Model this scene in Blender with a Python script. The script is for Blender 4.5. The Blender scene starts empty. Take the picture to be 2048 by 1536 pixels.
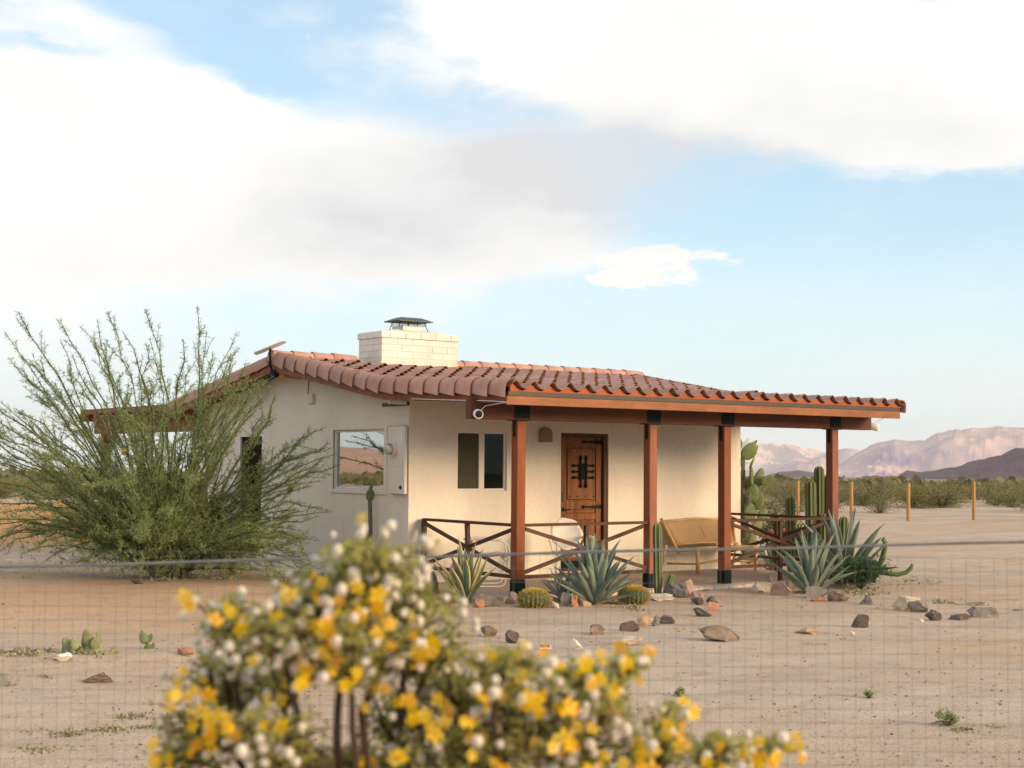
import bpy, math, random
from mathutils import Vector, Matrix, noise, Euler
import numpy as np

random.seed(7)
PI = math.pi
R_ = math.radians
SC = bpy.context.scene
COL = SC.collection

# ------------------------------------------------------------------ camera
CAM = Vector((-11.233, -17.6098, 1.6702))
YAW, PITCH, ROLL, FPX = 0.6354, 0.0520, 0.0080, 3021.6
FW = Vector((math.sin(YAW) * math.cos(PITCH), math.cos(YAW) * math.cos(PITCH), math.sin(PITCH)))
_r = Vector((math.cos(YAW), -math.sin(YAW), 0.0))
_u = _r.cross(FW)
RT = _r * math.cos(ROLL) + _u * math.sin(ROLL)
UP = -_r * math.sin(ROLL) + _u * math.cos(ROLL)
FH = Vector((math.sin(YAW), math.cos(YAW), 0.0))
RH = Vector((math.cos(YAW), -math.sin(YAW), 0.0))
cam_d = bpy.data.cameras.new('camera')
cam = bpy.data.objects.new('camera', cam_d)
COL.objects.link(cam)
cam.matrix_world = Matrix(((RT.x, UP.x, -FW.x, CAM.x), (RT.y, UP.y, -FW.y, CAM.y), (RT.z, UP.z, -FW.z, CAM.z), (0, 0, 0, 1)))
cam_d.sensor_width = 36.0
cam_d.lens = FPX / 2048 * 36.0
cam_d.clip_start = 0.05
cam_d.clip_end = 60000
cam_d.dof.use_dof = True
cam_d.dof.focus_distance = 21.0
cam_d.dof.aperture_fstop = 9.0
SC.camera = cam


def ray(px, py):
    return (FW + RT * ((px - 1024) / FPX) - UP * ((py - 768) / FPX))


def on_ground(px, py, z=-0.05):
    d = ray(px, py)
    return CAM + d * ((z - CAM.z) / d.z)


def at_depth(px, py, dep):
    return CAM + ray(px, py) * dep


def depth_of(p):
    return (Vector(p) - CAM).dot(FW)


# ------------------------------------------------------------------ world, sun, exposure
SUN_EL, SUN_ANG, SUN_STR = 15.0, 20.0, 1.8
sun_h = Vector((0.42, -0.91, 0)).normalized()
SUN_DIR = Vector((sun_h.x * math.cos(R_(SUN_EL)), sun_h.y * math.cos(R_(SUN_EL)), math.sin(R_(SUN_EL))))
SC.view_settings.view_transform = 'Standard'
SC.view_settings.look = 'None'
SC.view_settings.gamma = 1.0
SC.view_settings.use_curve_mapping = False
SC.view_settings.exposure = 1.25
world = bpy.data.worlds.new('World')
SC.world = world
world.use_nodes = True
WN, WL = world.node_tree.nodes, world.node_tree.links
WN.clear()


def wmath(op, a, b=None, clamp=False):
    n = WN.new('ShaderNodeMath')
    n.operation = op
    n.use_clamp = clamp
    for i, v in enumerate((a, b)):
        if v is None:
            continue
        if isinstance(v, (int, float)):
            n.inputs[i].default_value = v
        else:
            WL.new(v, n.inputs[i])
    return n.outputs[0]


def wsmooth(x, lo, hi):
    n = WN.new('ShaderNodeMapRange')
    n.interpolation_type = 'SMOOTHSTEP'
    WL.new(x, n.inputs[0])
    n.inputs[1].default_value = lo
    n.inputs[2].default_value = hi
    return n.outputs[0]


def build_sky():
    tc = WN.new('ShaderNodeTexCoord')
    sep = WN.new('ShaderNodeSeparateXYZ')
    WL.new(tc.outputs['Generated'], sep.inputs[0])
    X, Y, Z = sep.outputs
    # azimuth measured from the middle of the view, elevation
    xr = wmath('SUBTRACT', wmath('MULTIPLY', X, math.cos(YAW)), wmath('MULTIPLY', Y, math.sin(YAW)))
    yr = wmath('ADD', wmath('MULTIPLY', X, math.sin(YAW)), wmath('MULTIPLY', Y, math.cos(YAW)))
    az = wmath('ARCTAN2', xr, yr)
    el = wmath('ARCSINE', Z)

    def noise_tex(sx, sz, scale, detail, rough, dist=0.0, off=(0, 0, 0)):
        m = WN.new('ShaderNodeMapping')
        m.inputs['Scale'].default_value = (sx, sx, sz)
        m.inputs['Location'].default_value = off
        WL.new(tc.outputs['Generated'], m.inputs[0])
        n = WN.new('ShaderNodeTexNoise')
        n.inputs['Scale'].default_value = scale
        n.inputs['Detail'].default_value = detail
        n.inputs['Roughness'].default_value = rough
        n.inputs['Distortion'].default_value = dist
        WL.new(m.outputs[0], n.inputs['Vector'])
        return n.outputs['Fac']
    n_big = noise_tex(1, 2.2, 7.0, 7, 0.55, 0.3, (3.1, 1.7, 0.4))
    n_fine = noise_tex(1, 2.6, 22.0, 8, 0.62, 0.2, (0.3, 5.2, 2.0))
    n_wide = noise_tex(1, 1.7, 2.2, 3, 0.5, 0.0, (7.7, 2.3, 1.0))
    wob = wmath('SUBTRACT', n_big, 0.5)
    wob2 = wmath('SUBTRACT', n_fine, 0.5)
    azw = wmath('ADD', az, wmath('ADD', wmath('MULTIPLY', wob, 0.06), wmath('MULTIPLY', wob2, 0.03)))
    elw = wmath('ADD', el, wmath('ADD', wmath('MULTIPLY', wob, -0.035), wmath('MULTIPLY', wob2, 0.028)))

    def blob(cx, cy, rx, ry, rot, amp, p=1.0):
        d = ray(cx, cy)
        a0 = math.atan2(d.dot(RH), d.dot(FH))
        e0 = math.asin(d.z / d.length)
        dx, dy = wmath('SUBTRACT', azw, a0), wmath('SUBTRACT', elw, e0)
        c, s = math.cos(R_(rot)), math.sin(R_(rot))
        u = wmath('DIVIDE', wmath('ADD', wmath('MULTIPLY', dx, c), wmath('MULTIPLY', dy, s)), rx / FPX)
        v = wmath('DIVIDE', wmath('SUBTRACT', wmath('MULTIPLY', dy, c), wmath('MULTIPLY', dx, s)), ry / FPX)
        q = wmath('ADD', wmath('MULTIPLY', u, u), wmath('MULTIPLY', v, v))
        g = wmath('EXPONENT', wmath('MULTIPLY', wmath('POWER', q, p), -1.0))
        return wmath('MULTIPLY', g, amp)

    def total(lst):
        t = None
        for b in lst:
            g = blob(*b)
            t = g if t is None else wmath('ADD', t, g)
        return t
    # where the sky of the photograph is cloud (+) and where it is open blue (-)
    dens = total([
        (380, 330, 560, 190, -9, 1.5, 2.0), (-60, 420, 500, 260, 0, 1.1, 1.5), (760, 420, 420, 150, -8, 1.1, 1.5),
        (1500, 120, 720, 170, -10, 1.5, 2.0), (1900, 180, 380, 150, -4, 1.0, 1.5), (1130, 40, 330, 120, 0, 0.7, 1.5),
        (1190, 350, 330, 110, -14, 0.75, 1.2), (1090, 460, 160, 45, 0, 0.45, 1.0),
        (1340, 522, 185, 24, 3, 0.55, 1.0), (900, 552, 240, 24, 2, 0.5, 1.0),
        (1180, 505, 90, 28, 0, 0.35, 1.0), (720, 80, 110, 60, 10, 0.5, 1.0), (200, 45, 330, 26, -10, 0.5, 1.0), (560, 25, 150, 20, 10, 0.3, 1.0),
        (470, 118, 190, 50, -20, -0.95, 1.2), (60, 98, 170, 20, -6, -0.75, 1.2), (715, 30, 110, 70, 0, -0.55, 1.0),
        (1650, 470, 420, 110, -6, -0.75, 1.0), (1950, 370, 170, 60, 0, -0.45, 1.0)])
    base = wmath('SUBTRACT', wmath('MULTIPLY', n_wide, 2.2), 0.45)
    # the general cover of the rest of the sky fades out where the photographed clouds take over
    inside = total([(1024, 380, 1500, 620, 0, 1.0, 2.0)])
    base = wmath('MULTIPLY', base, wmath('SUBTRACT', 1.0, wmath('MULTIPLY', inside, 0.92)))
    d = wmath('ADD', wmath('ADD', dens, base), wmath('ADD', wmath('MULTIPLY', wob, 1.0), wmath('MULTIPLY', wob2, 0.9)))
    cover = wsmooth(d, -0.05, 1.15)
    thin = wmath('MULTIPLY', wsmooth(n_fine, 0.45, 0.85), 0.22)
    veil = wmath('MAXIMUM', wmath('MULTIPLY', wmath('SUBTRACT', 1.0, wsmooth(el, 0.03, 0.26)), 0.92), wmath('ADD', wmath('MULTIPLY', n_wide, 0.25), 0.28))
    puffs = total([(1350, 520, 150, 26, 4, 1.0, 1.0), (1225, 565, 80, 15, 0, 0.9, 1.0), (1330, 556, 110, 16, 2, 0.8, 1.0), (1230, 520, 90, 26, 0, 0.7, 1.0), (960, 556, 130, 16, 0, 0.6, 1.0)])
    n_puff = noise_tex(1, 1.9, 46.0, 6, 0.6, 0.4, (2.2, 0.4, 6.1))
    puffs = wsmooth(wmath('ADD', puffs, wmath('MULTIPLY', wmath('SUBTRACT', n_puff, 0.5), 2.6)), 0.42, 0.95)
    cover = wmath('MAXIMUM', wmath('MAXIMUM', cover, thin), puffs)
    # grey bellies
    grey = total([(1180, 360, 380, 100, -12, 1.0, 1.2), (780, 420, 330, 110, -6, 0.5, 1.0), (1420, 310, 330, 60, -14, 0.6, 1.0), (1300, 130, 400, 90, -5, 0.22, 1.0),
                  (1880, 265, 280, 70, -6, 0.40, 1.0), (350, 520, 420, 60, 0, 0.22, 1.0), (740, 470, 260, 60, 0, 0.35, 1.0)])
    grey = wmath('ADD', grey, wmath('MULTIPLY', wsmooth(n_big, 0.42, 0.75), 0.26))
    grey = wmath('MULTIPLY', grey, wmath('ADD', wmath('MULTIPLY', n_fine, 0.8), 0.6), True)
    sky = WN.new('ShaderNodeTexSky')
    sky.sky_type = 'NISHITA'
    sky.sun_disc = False
    sky.sun_elevation = R_(SUN_EL)
    sky.sun_rotation = math.atan2(SUN_DIR.x, SUN_DIR.y)
    sky.altitude = 600
    sky.air_density = 1.0
    sky.dust_density = 0.6
    sky.ozone_density = 3.0
    b1 = WN.new('ShaderNodeBackground')
    tint = WN.new('ShaderNodeMix')
    tint.data_type = 'RGBA'
    tint.blend_type = 'MULTIPLY'
    tint.inputs[0].default_value = 1.0
    tint.inputs[7].default_value = (0.95, 1.02, 0.97, 1)
    WL.new(sky.outputs[0], tint.inputs[6])
    WL.new(tint.outputs[2], b1.inputs[0])
    b1.inputs[1].default_value = 0.10
    mixc = WN.new('ShaderNodeMix')
    mixc.data_type = 'RGBA'
    WL.new(grey, mixc.inputs[0])
    mixc.inputs[6].default_value = (0.985, 0.975, 0.945, 1)
    mixc.inputs[7].default_value = (0.70, 0.705, 0.72, 1)
    b2 = WN.new('ShaderNodeBackground')
    WL.new(mixc.outputs[2], b2.inputs[0])
    b2.inputs[1].default_value = 0.475
    mx = WN.new('ShaderNodeMixShader')
    WL.new(cover, mx.inputs[0])
    WL.new(b1.outputs[0], mx.inputs[1])
    WL.new(b2.outputs[0], mx.inputs[2])
    out = WN.new('ShaderNodeOutputWorld')
    # thin milky veil that thickens towards the horizon, behind the clouds
    b3 = WN.new('ShaderNodeBackground')
    b3.inputs[0].default_value = (0.74, 0.86, 0.88, 1)
    b3.inputs[1].default_value = 0.50
    mv = WN.new('ShaderNodeMixShader')
    WL.new(veil, mv.inputs[0])
    WL.new(b1.outputs[0], mv.inputs[1])
    WL.new(b3.outputs[0], mv.inputs[2])
    WL.new(mv.outputs[0], mx.inputs[1])
    WL.new(mx.outputs[0], out.inputs[0])


build_sky()
world.cycles.sampling_method = 'MANUAL'
world.cycles.sample_map_resolution = 1024
sun_d = bpy.data.lights.new('sun', 'SUN')
sun_d.energy = SUN_STR
sun_d.angle = R_(SUN_ANG)
sun_d.color = (1.0, 0.73, 0.44)
sun = bpy.data.objects.new('sun', sun_d)
COL.objects.link(sun)
sun.rotation_euler = (-SUN_DIR).to_track_quat('-Z', 'Y').to_euler()
SC.cycles.max_bounces = 6
SC.cycles.transparent_max_bounces = 12
SC.cycles.volume_bounces = 0
SC.cycles.use_denoising = True


# ------------------------------------------------------------------ materials
def mat(name, c1, c2, scale=3.0, rough=0.85, bump=0.0, bscale=None, stretch=(1, 1, 1), rnd=0.0, c3=None, spec=0.3, metal=0.0, detail=6, fine=0.0, translucent=0.0):
    m = bpy.data.materials.new(name)
    m.use_nodes = True
    N, L = m.node_tree.nodes, m.node_tree.links
    b = N['Principled BSDF']
    tc = N.new('ShaderNodeTexCoord')
    mp = N.new('ShaderNodeMapping')
    mp.inputs['Scale'].default_value = stretch
    L.new(tc.outputs['Object'], mp.inputs[0])
    n = N.new('ShaderNodeTexNoise')
    n.inputs['Scale'].default_value = scale
    n.inputs['Detail'].default_value = detail
    n.inputs['Roughness'].default_value = 0.6
    L.new(mp.outputs[0], n.inputs['Vector'])
    cr = N.new('ShaderNodeValToRGB')
    cr.color_ramp.elements[0].position = 0.3
    cr.color_ramp.elements[0].color = (*c1, 1)
    cr.color_ramp.elements[1].position = 0.7
    cr.color_ramp.elements[1].color = (*c2, 1)
    if c3:
        e = cr.color_ramp.elements.new(0.82)
        e.color = (*c3, 1)
    L.new(n.outputs['Fac'], cr.inputs[0])
    col = cr.outputs[0]
    oi = N.new('ShaderNodeObjectInfo')
    if rnd:
        ad = N.new('ShaderNodeVectorMath')
        ad.operation = 'ADD'
        ms = N.new('ShaderNodeMath')
        ms.operation = 'MULTIPLY'
        ms.inputs[1].default_value = 57.0
        L.new(oi.outputs['Random'], ms.inputs[0])
        L.new(mp.outputs[0], ad.inputs[0])
        L.new(ms.outputs[0], ad.inputs[1])
        L.new(ad.outputs[0], n.inputs['Vector'])
        mr = N.new('ShaderNodeMapRange')
        mr.inputs[3].default_value = 1 - rnd
        mr.inputs[4].default_value = 1 + rnd
        L.new(oi.outputs['Random'], mr.inputs[0])
        hs = N.new('ShaderNodeHueSaturation')
        L.new(mr.outputs[0], hs.inputs['Value'])
        mr2 = N.new('ShaderNodeMapRange')
        mr2.inputs[3].default_value = 1 + rnd * 0.8
        mr2.inputs[4].default_value = 1 - rnd * 0.8
        ml = N.new('ShaderNodeMath')
        ml.operation = 'FRACT'
        m7 = N.new('ShaderNodeMath')
        m7.operation = 'MULTIPLY'
        m7.inputs[1].default_value = 7.31
        L.new(oi.outputs['Random'], m7.inputs[0])
        L.new(m7.outputs[0], ml.inputs[0])
        L.new(ml.outputs[0], mr2.inputs[0])
        L.new(mr2.outputs[0], hs.inputs['Saturation'])
        L.new(col, hs.inputs['Color'])
        col = hs.outputs[0]
    if fine:
        n2 = N.new('ShaderNodeTexNoise')
        n2.inputs['Scale'].default_value = scale * 14
        n2.inputs['Detail'].default_value = 4
        L.new(tc.outputs['Object'], n2.inputs['Vector'])
        mrf = N.new('ShaderNodeMapRange')
        mrf.inputs[1].default_value = 0.25
        mrf.inputs[2].default_value = 0.75
        mrf.inputs[3].default_value = 1 - fine
        mrf.inputs[4].default_value = 1 + fine
        L.new(n2.outputs['Fac'], mrf.inputs[0])
        mm = N.new('ShaderNodeMix')
        mm.data_type = 'RGBA'
        mm.blend_type = 'MULTIPLY'
        mm.inputs[0].default_value = 1
        L.new(col, mm.inputs[6])
        L.new(mrf.outputs[0], mm.inputs[7])
        col = mm.outputs[2]
    L.new(col, b.inputs['Base Color'])
    b.inputs['Roughness'].default_value = rough
    b.inputs['Specular IOR Level'].default_value = spec
    b.inputs['Metallic'].default_value = metal
    if bump:
        nb = N.new('ShaderNodeTexNoise')
        nb.inputs['Scale'].default_value = bscale or scale * 6
        nb.inputs['Detail'].default_value = 5
        L.new(mp.outputs[0], nb.inputs['Vector'])
        bp = N.new('ShaderNodeBump')
        bp.inputs['Strength'].default_value = bump
        bp.inputs['Distance'].default_value = 0.02
        L.new(nb.outputs['Fac'], bp.inputs['Height'])
        L.new(bp.outputs[0], b.inputs['Normal'])
    if translucent:
        tr = N.new('ShaderNodeBsdfTranslucent')
        L.new(col, tr.inputs[0])
        mxs = N.new('ShaderNodeMixShader')
        mxs.inputs[0].default_value = translucent
        L.new(b.outputs[0], mxs.inputs[1])
        L.new(tr.outputs[0], mxs.inputs[2])
        L.new(mxs.outputs[0], N['Material Output'].inputs[0])
    return m


M = {}
M['stucco'] = mat('stucco', (.71, .635, .54), (.78, .705, .60), 1.2, .95, .35, 90, fine=.05)
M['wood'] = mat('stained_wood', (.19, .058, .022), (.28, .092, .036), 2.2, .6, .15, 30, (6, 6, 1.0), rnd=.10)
M['wood_h'] = mat('stained_wood_along', (.20, .072, .03), (.30, .11, .046), 2.2, .6, .15, 30, (1.0, 6, 6), rnd=.10)
M['fascia'] = mat('fascia_wood', (.235, .085, .034), (.33, .128, .053), 2.5, .6, .12, 30, (1.0, 7, 7), c3=(.38, .165, .072), fine=.08)
M['rail'] = mat('rail_wood', (.060, .024, .013), (.105, .042, .022), 2.2, .65, .15, 30, (3, 3, 3), rnd=.12)
M['tile'] = mat('clay_tile', (.45, .24, .185), (.57, .34, .275), 5.0, .85, .2, 60, rnd=.10, fine=.10)
M['tile_edge_shade'] = mat('clay_tile_edge_shade', (.22, .12, .075), (.31, .175, .115), 12, .95)  # darker edges and undersides: shade of the tile gaps put into the colour
M['tile_red'] = mat('clay_closure', (.34, .092, .036), (.42, .125, .052), 4.0, .85, .15, 40, fine=.08)
M['flash'] = mat('brown_flashing', (.055, .045, .038), (.075, .06, .052), 3, .5)
M['iron'] = mat('black_iron', (.006, .011, .013), (.011, .017, .02), 5, .7, .1, 40, spec=.15)
M['beam'] = mat('dark_beam_wood', (.085, .03, .014), (.14, .05, .022), 2.2, .7, .15, 30, (1.0, 6, 6))  # darker than the posts
M['brick'] = mat('painted_brick', (.70, .675, .61), (.80, .775, .71), 6, .9, .3, 50, rnd=.05, fine=.05)
M['mortar'] = mat('painted_mortar', (.68, .60, .47), (.78, .70, .57), 8, .95, .3, 60)
M['plaster'] = mat('chimney_plaster', (.66, .61, .53), (.76, .70, .61), 5, .95, .3, 40)
M['capmetal'] = mat('dark_sheet_metal', (.025, .032, .045), (.05, .058, .07), 6, .45, .1, 20, spec=.5, metal=.3)
M['white'] = mat('white_vinyl', (.68, .64, .58), (.75, .71, .65), 3, .5)
M['meter'] = mat('painted_meter_box', (.64, .58, .50), (.71, .64, .56), 3, .7, .1, 30)
M['plastic'] = mat('white_plastic', (.74, .74, .73), (.80, .80, .79), 3, .4)
M['plastic_shade'] = mat('dish_panel', (.70, .72, .74), (.78, .80, .82), 3, .5)
M['black'] = mat('black_plastic', (.012, .013, .014), (.02, .02, .022), 5, .35)
M['interior'] = mat('dark_interior', (.010, .010, .009), (.016, .015, .013), 2, .9)  # near-black, so the rooms look unlit by colour alone
M['blind'] = mat('window_blind', (.12, .105, .07), (.15, .13, .09), 3, .9)
M['door'] = mat('door_wood', (.10, .027, .005), (.29, .095, .016), 3.2, .5, .2, 30, (5, 5, .8), c3=(.38, .14, .026), fine=.2)
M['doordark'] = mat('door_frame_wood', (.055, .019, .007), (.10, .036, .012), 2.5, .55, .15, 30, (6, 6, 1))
M['ceramic'] = mat('sconce_clay', (.26, .17, .10), (.32, .21, .125), 6, .9)
M['concrete'] = mat('porch_concrete', (.40, .295, .225), (.50, .38, .295), 1.6, .9, .2, 40, fine=.06)
M['kerb'] = mat('pale_concrete', (.55, .45, .35), (.66, .55, .44), 3, .9, .3, 30)
M['bamboo'] = mat('bamboo', (.48, .27, .095), (.62, .37, .15), 4, .5, .1, 20, (2, 2, 2))
M['canvas'] = mat('tan_canvas', (.36, .23, .125), (.42, .275, .15), 4, .95, .3, 150)
M['chair'] = mat('worn_white_paint', (.66, .60, .52), (.76, .71, .64), 5, .5, .05, 30, c3=(.42, .20, .08), fine=.04)
M['agave'] = mat('blue_agave', (.13, .175, .13), (.25, .295, .225), 3.0, .6, .1, 20, rnd=.12)
M['agave_g'] = mat('green_agave', (.085, .14, .085), (.145, .21, .135), 3.0, .6, .1, 20, rnd=.10)
M['agave_y'] = mat('yellow_leaf_margin', (.50, .36, .13), (.60, .45, .19), 4, .6)
M['cactus'] = mat('cactus_green', (.062, .105, .035), (.11, .16, .06), 3, .65, .15, 40, rnd=.12)
M['cactus_rib'] = mat('cactus_rib_spines', (.30, .26, .12), (.42, .35, .17), 6, .9)
M['spine'] = mat('yellow_spines', (.42, .30, .08), (.56, .42, .14), 8, .8)
M['crown'] = mat('yellow_wool', (.66, .42, .05), (.80, .55, .10), 30, .9, .3, 80)
M['pear'] = mat('prickly_pear_pad', (.085, .125, .045), (.17, .205, .085), 4, .6, .15, 40, rnd=.22, fine=.08)
M['pear_pale'] = mat('pale_prickly_pear', (.18, .19, .08), (.30, .30, .15), 5, .7, .15, 40, rnd=.14, fine=.1)
M['pink'] = mat('pink_fruit', (.36, .14, .20), (.44, .19, .25), 5, .7)
M['bark'] = mat('grey_bark', (.10, .085, .062), (.18, .15, .11), 10, .9, .3, 60)
M['greenbark'] = mat('green_bark', (.055, .065, .03), (.10, .105, .05), 8, .85, .2, 40)
M['leaf'] = mat('feathery_leaf', (.18, .235, .08), (.31, .365, .155), 1.2, .7, rnd=.0, translucent=.45, fine=.2)
M['leaf2'] = mat('scrub_leaf', (.15, .145, .052), (.26, .235, .10), 1.0, .85, rnd=.2, translucent=.25)
M['leaf3'] = mat('creosote_leaf', (.28, .295, .06), (.52, .47, .165), 30, .55, translucent=.5)
M['leaf4'] = mat('dark_bush_leaf', (.03, .07, .025), (.06, .12, .045), 4, .7, rnd=.1, translucent=.2)
M['leaf5'] = mat('grass_tuft', (.30, .32, .17), (.42, .43, .25), 6, .8, translucent=.2)
M['weed'] = mat('ground_weed', (.25, .23, .13), (.38, .34, .21), 4, .9)
M['petal'] = mat('yellow_petal', (.82, .50, .012), (.93, .66, .03), 60, .5, translucent=.35, rnd=.10)
M['petal_o'] = mat('orange_petal', (.80, .38, .012), (.88, .48, .015), 60, .5, translucent=.35, rnd=.08)
M['fuzz'] = mat('white_seed_fuzz', (.68, .60, .49), (.82, .76, .66), 80, .9, .3, 200, rnd=.08)
M['twig'] = mat('brown_twig', (.055, .035, .022), (.10, .066, .042), 30, .9, .3, 100)
M['wire'] = mat('galvanised_wire', (.105, .115, .12), (.17, .18, .185), 20, .6)
M['post'] = mat('yellow_fence_post', (.36, .19, .065), (.45, .25, .09), 4, .8, .2, 20, (4, 4, 1))
M['teal'] = mat('teal_glazed_pot', (.012, .045, .055), (.022, .065, .075), 4, .4)
M['solar'] = mat('solar_cell', (.02, .03, .12), (.03, .045, .18), 20, .3)
M['grass_red'] = mat('red_flower', (.45, .08, .05), (.55, .12, .07), 5, .7)
ROCKM = {
    'grey': mat('grey_rock', (.17, .14, .115), (.30, .255, .21), 7, .95, .6, 18, rnd=.1, fine=.12),
    'dark': mat('dark_rock', (.075, .058, .047), (.165, .13, .105), 7, .95, .6, 18, rnd=.1, fine=.12),
    'slate': mat('slate_rock', (.13, .12, .105), (.22, .20, .175), 7, .9, .5, 18, rnd=.1, fine=.12),
    'brown': mat('brown_rock', (.15, .105, .075), (.29, .215, .16), 7, .95, .6, 18, rnd=.1, fine=.12),
    'pink': mat('pink_rock', (.29, .185, .145), (.43, .30, .245), 7, .95, .6, 18, rnd=.1, fine=.12),
    'red': mat('reddish_rock', (.33, .155, .095), (.46, .25, .165), 7, .95, .6, 18, rnd=.1, fine=.12),
    'tan': mat('tan_rock', (.42, .275, .165), (.54, .375, .24), 7, .95, .6, 18, rnd=.08, fine=.12),
    'cream': mat('cream_rock', (.53, .42, .30), (.68, .56, .42), 7, .95, .6, 18, rnd=.06, fine=.12),
    'white': mat('white_rock', (.62, .57, .48), (.74, .69, .60), 7, .95, .5, 18, rnd=.05, fine=.1),
}


def streaks(m, amount=.10):
    N, L = m.node_tree.nodes, m.node_tree.links
    b = N['Principled BSDF']
    src = b.inputs['Base Color'].links[0].from_socket
    tc = N.new('ShaderNodeTexCoord')
    out = src
    for (st, sc, lo, hi) in (((1.6, 1.6, .35), 1.6, 1 - amount, 1 + amount * .4), ((1, 1, 1), .55, 1 - amount * .8, 1 + amount * .5)):
        mp = N.new('ShaderNodeMapping')
        mp.inputs['Scale'].default_value = st
        L.new(tc.outputs['Object'], mp.inputs[0])
        n = N.new('ShaderNodeTexNoise')
        n.inputs['Scale'].default_value = sc
        n.inputs['Detail'].default_value = 8
        n.inputs['Roughness'].default_value = .65
        L.new(mp.outputs[0], n.inputs['Vector'])
        mr = N.new('ShaderNodeMapRange')
        mr.inputs[1].default_value = .35
        mr.inputs[2].default_value = .62
        mr.inputs[3].default_value = lo
        mr.inputs[4].default_value = hi
        L.new(n.outputs['Fac'], mr.inputs[0])
        x = N.new('ShaderNodeMix')
        x.data_type = 'RGBA'
        x.blend_type = 'MULTIPLY'
        x.inputs[0].default_value = 1
        L.new(out, x.inputs[6])
        L.new(mr.outputs[0], x.inputs[7])
        out = x.outputs[2]
    L.new(out, b.inputs['Base Color'])


streaks(M['stucco'], .035)
streaks(M['brick'], .10)
streaks(M['plaster'], .10)
streaks(M['wood'], .22)
streaks(M['fascia'], .12)
streaks(M['tile'], .16)


def glass(name, refl, tint):
    m = bpy.data.materials.new(name)
    m.use_nodes = True
    N, L = m.node_tree.nodes, m.node_tree.links
    N.remove(N['Principled BSDF'])
    g = N.new('ShaderNodeBsdfGlossy')
    g.inputs['Roughness'].default_value = 0.01
    g.inputs['Color'].default_value = (.86, .92, .92, 1)
    t = N.new('ShaderNodeBsdfTransparent')
    t.inputs['Color'].default_value = (*tint, 1)
    mx = N.new('ShaderNodeMixShader')
    mx.inputs[0].default_value = refl
    L.new(t.outputs[0], mx.inputs[1])
    L.new(g.outputs[0], mx.inputs[2])
    L.new(mx.outputs[0], N['Material Output'].inputs[0])
    return m


M['glass_side'] = glass('coated_glass', .62, (.25, .28, .26))
M['glass_front'] = glass('clear_glass', .018, (.30, .40, .36))
M['glass_meter'] = glass('meter_glass', .22, (.8, .8, .8))


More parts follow.
